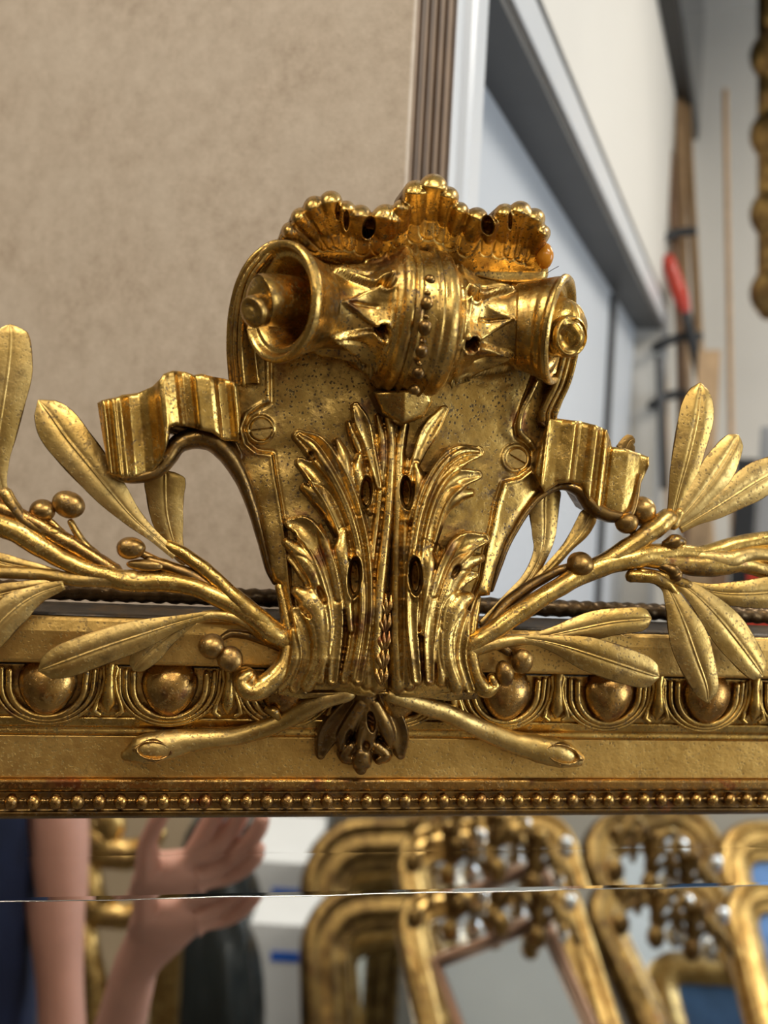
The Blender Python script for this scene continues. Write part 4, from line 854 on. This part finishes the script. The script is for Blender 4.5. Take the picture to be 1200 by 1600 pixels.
# person holding the hand up
def skin_body(name, joints, edges, root, m, parent, sub=2, label=None):
    me = bpy.data.meshes.new(name); js = np.array([j[:3] for j in joints]); c = js[root]
    me.from_pydata((js - c).tolist(), edges, []); o = bpy.data.objects.new(name, me); COL.objects.link(o); attach(o, c, parent)
    me.materials.append(m)
    sk = o.modifiers.new('skin', 'SKIN'); sk.use_smooth_shade = True
    lay = me.skin_vertices[0] if me.skin_vertices else None
    if lay is None: bm = bmesh.new(); bm.from_mesh(me); bm.verts.layers.skin.verify(); bm.to_mesh(me); bm.free(); lay = me.skin_vertices[0]
    for i, j in enumerate(joints):
        rx = j[3]; ry = j[4] if len(j) > 4 else rx; lay.data[i].radius = (rx, ry); lay.data[i].use_root = (i == root)
    sb = o.modifiers.new('sub', 'SUBSURF'); sb.levels = sub; sb.render_levels = sub
    if label: o['label'] = label
    return o
sho = V(78, 1230, 1.42); elb = V(112, 1900, 1.34); wri = V(214, 1500, 1.06)
pr_ = thing('person', 'person in navy short-sleeved top, one hand raised, seen at the left of the reflection', 'person', np.array([sho[0] - .2, sho[1], FLOOR]))
side = norm(V(-400, 1300, 1.42) - V(62, 1300, 1.42)); tc = sho + side * .150
def q3(p, dz=0, ds=0, df=0): return np.array(p) + FV * dz + side * ds - FN * df * -1
J = [tuple(tc + FV * -.45) + (.11, .10), tuple(tc + FV * -.25) + (.10, .10), tuple(tc + FV * -.08) + (.11, .10), tuple(tc + FV * .02) + (.10, .08), tuple(tc + FV * .09) + (.055, .055), tuple(tc + FV * .17) + (.075, .085), tuple(tc + FV * .27) + (.075, .09), tuple(tc + FV * .33) + (.045, .06),
     tuple(sho + FV * -.02) + (.058,), tuple(sho * .55 + elb * .45) + (.033,), tuple(elb) + (.034,), tuple(elb * .65 + wri * .35) + (.040,), tuple(elb * .2 + wri * .8) + (.029,), tuple(wri) + (.025, .020)]
oth = sho + side * .34; hol = np.array([-.05, -.22, -.06])
J += [tuple(oth + FV * -.02) + (.058,), tuple((oth + hol) / 2 + FV * -.10 + side * .18) + (.042,), tuple(hol) + (.026,)]
hipc = tc + FV * -.55
ft = FLOOR + .05
J += [tuple(hipc + side * -.10) + (.10,), tuple(np.array([*(hipc + side * -.11)[:2], FLOOR + .5])) + (.062,), tuple(np.array([*(hipc + side * -.12)[:2], ft + .05])) + (.042,), tuple(np.array([*(hipc + side * -.12 - FN * -.0 + FN * .14)[:2], ft - .01])) + (.035,),
      tuple(hipc + side * .10) + (.10,), tuple(np.array([*(hipc + side * .11)[:2], FLOOR + .5])) + (.062,), tuple(np.array([*(hipc + side * .12)[:2], ft + .05])) + (.042,), tuple(np.array([*(hipc + side * .12 + FN * .14)[:2], ft - .01])) + (.035,)]
E = [(0, 1), (1, 2), (2, 3), (3, 4), (4, 5), (5, 6), (6, 7), (2, 8), (8, 9), (9, 10), (10, 11), (11, 12), (12, 13), (2, 14), (14, 15), (15, 16), (0, 17), (17, 18), (18, 19), (19, 20), (0, 21), (21, 22), (22, 23), (23, 24)]
# hand: palm and five fingers grown from the wrist
pal = V(262, 1440, 1.02); k0 = V(300, 1390, 1.0)
J += [tuple(pal) + (.034, .018)]; ip = len(J) - 1; E.append((13, ip))
fing = [((318, 1372, 1.00), (338, 1330, .98), (345, 1292, .97), (340, 1262, .96)), ((340, 1388, 1.0), (368, 1350, .98), (382, 1318, .96), (384, 1290, .95)), ((352, 1408, 1.01), (385, 1385, .98), (404, 1358, .96), (410, 1334, .95)), ((350, 1432, 1.02), (378, 1420, 1.0), (396, 1402, .98), (404, 1386, .97)),
        ((228, 1425, 1.0), (226, 1385, .98), (244, 1345, .96), (262, 1318, .95))]
for fi, f_ in enumerate(fing):
    pv = ip
    for q, (px, py, D) in enumerate(f_):
        rr_ = (.0125, .0098, .0088, .0075)[q] * (1.25 if fi == 4 and q == 0 else 1); J.append(tuple(V(px, py, D)) + (rr_,)); E.append((pv, len(J) - 1)); pv = len(J) - 1
skin_body('body', J, E, 0, SKIN, pr_)
# clothing
SHJ = [tuple(tc + FV * -.62) + (.17, .15), tuple(tc + FV * -.45) + (.16, .145), tuple(tc + FV * -.25) + (.152, .135), tuple(tc + FV * -.08) + (.15, .13), tuple(tc + FV * .02) + (.12, .10),
       tuple(sho + side * .03 + FV * -.02) + (.078,), tuple(sho * .86 + elb * .14) + (.072,), tuple(oth) + (.078,), tuple(oth * .8 + ((oth + hol) / 2 + FV * -.10 + side * .18) * .2) + (.070,)]
skin_body('navy_top', SHJ, [(0, 1), (1, 2), (2, 3), (3, 4), (3, 5), (5, 6), (3, 7), (7, 8)], 0, NAVY, pr_)
TR = [tuple(hipc + FV * .02) + (.16, .12)] + [tuple(np.array(J[i][:3])) + (r_,) for i, r_ in ((17, .115), (18, .082), (19, .06), (21, .115), (22, .082), (23, .06))]
skin_body('trousers', TR, [(0, 1), (1, 2), (2, 3), (0, 4), (4, 5), (5, 6)], 0, BLACK, pr_)
def blob(name, c, rx, ry, rz, m, parent, lump=.0, seed=0, k=24, n=16, label=None):
    th = np.linspace(.05, np.pi - .05, n)[:, None]; ph = np.linspace(0, 2 * np.pi, k, endpoint=False)[None]
    q = 1 + lump * (np.sin(4 * ph + 3 * th + seed) + .7 * np.sin(9 * ph - 5 * th + seed * 2) + .5 * np.sin(7 * th + 13 * ph)) * np.sin(th)
    vs = np.array(c) + (q * rx * np.sin(th) * np.cos(ph))[..., None] * norm(-side) + (q * ry * np.sin(th) * np.sin(ph))[..., None] * FN + (q * rz * np.cos(th) + 0 * ph)[..., None] * FV
    return finish(name, vs.reshape(-1, 3), grid_faces(n, k) + [tuple(range(k))[::-1], tuple(range((n - 1) * k, n * k))], m, parent, True, label)
hd = tc + FV * .26
blob('hair', hd + FV * .05 - FN * .025, .092, .10, .105, HAIR, pr_, .04, 1)
for s in (-1, 1):
    blob('eye', hd + FN * .088 + side * s * .032 + FV * .0, .012, .008, .008, BOXW, pr_); blob('ear', hd + side * s * .084 - FV * .01, .01, .02, .03, SKIN, pr_)
blob('nose', hd + FN * .10 - FV * .03, .014, .02, .024, SKIN, pr_); blob('mouth', hd + FN * .09 - FV * .065, .026, .010, .008, plain('lips', (.4, .12, .1), .5), pr_)
# white carton with blue tape, black bag, boards
def vbox(name, tl, tr, depth, m, parent=None, label=None, bot=FLOOR):
    A = V(*tl); Bq = V(*tr); X = norm(np.array([*(Bq - A)[:2], 0])); Wd = np.linalg.norm((Bq - A)[:2]); Yv = np.array([-X[1], X[0], 0]); 
    if Yv @ FN > 0: Yv = -Yv
    Yv = -Yv if (A + Yv) @ FN < A @ FN and False else Yv
    back = Yv if ((A + Yv - ON) @ FN) > ((A - ON) @ FN) else -Yv
    f = lambda a, b, c: np.array([A[0], A[1], 0]) + X * a + back * b + FV * c
    return box8(name, f, (0, 0, bot), (Wd, depth, A[2]), m, parent, label), A, X, back, Wd
cw = thing('white_carton', 'tall white carton with a strip of blue tape, seen in the glass', 'carton', V(430, 1900, 2.2) * np.array([1, 1, 0]) + FV * FLOOR)
o, A, X, bk_, Wd = vbox('carton_body', (392, 1442, 2.62), (500, 1436, 2.62), .3, BOXW, cw)
f = lambda a, b, c: np.array([A[0], A[1], 0]) + X * a + bk_ * b + FV * c
zt_ = V(430, 1486, 2.62)[2]; box8('tape_strip', f, (.055, -.002, zt_ - .026), (Wd * .75, 0, zt_), BLUET, cw)
bg = blob('bin_bag', V(322, 1660, 2.2), .12, .14, .33, SHINY, None, .07, 3, 40, 26); tag(bg, 'crumpled black plastic bag standing behind the raised arm in the reflection', 'bag')
bg.location.z = FLOOR + .40; bg.scale = (1, 1, 1.2)
for a, b, D, m, lab in (((240, 1462), (280, 1462), 1.9, GILT_BG, 'narrow bright gilt post seen just right of the raised forearm'), ((372, 1345), (388, 1345), 2.35, GILT_BG2, 'slim brown gilt moulding upright left of the white carton')):
    o, *_ = vbox('gilt_moulding', (*a, D), (*b, D), .05, m); tag(o, lab, 'moulding')
gc = thing('carved_gilt_console', 'carved gilt console scroll seen in the glass between sleeve and hand', 'console', V(140, 1500, 1.9))
for pts in ([(112, 1388, .03), (135, 1405, .035), (158, 1425, .028), (190, 1432, .022), (225, 1420, .02), (240, 1400, .018)], [(118, 1395, .02), (128, 1375, .03), (150, 1370, .035), (165, 1395, .03)], [(128, 1440, .02), (136, 1500, .03), (142, 1600, .03), (142, 2120, .03)]):
    c = cr(pts, 6); Wp = V(c[:, 0], c[:, 1], np.full(len(c), 1.9)); vs, fs = tube_geo(Wp, c[:, 2], ring=12, lump=.12); finish('scroll', vs, fs, GILT_BG, gc)
o, *_ = vbox('tan_board', (120, 1310, 3.0), (300, 1310, 3.0), .03, TAN); tag(o, 'tan board leaning at the back behind the raised hand in the reflection', 'board')
o, *_ = vbox('grey_cabinet', (300, 1300, 3.25), (520, 1300, 3.25), .12, plain('dark_grey_panel', (.22, .235, .235), .5)); tag(o, 'grey cabinet at the back above the white carton in the reflection', 'cabinet')
for i, (px, py, D, lab) in enumerate(((700, 1420, 2.0, 'gilt sconce seen at the top left of the middle mirror'), (770, 1400, 1.98, 'gilt sconce with drops near the middle of the reflection'), (835, 1430, 1.95, 'gilt sconce with drops left of the dark upright strip'), (1020, 1430, 2.0, 'gilt sconce with glass drops in the brown gilt mirror'), (1075, 1450, 2.0, 'rightmost gilt sconce in the reflection, by the pale frame'))): sconce(px, py, D, lab, 1.0)
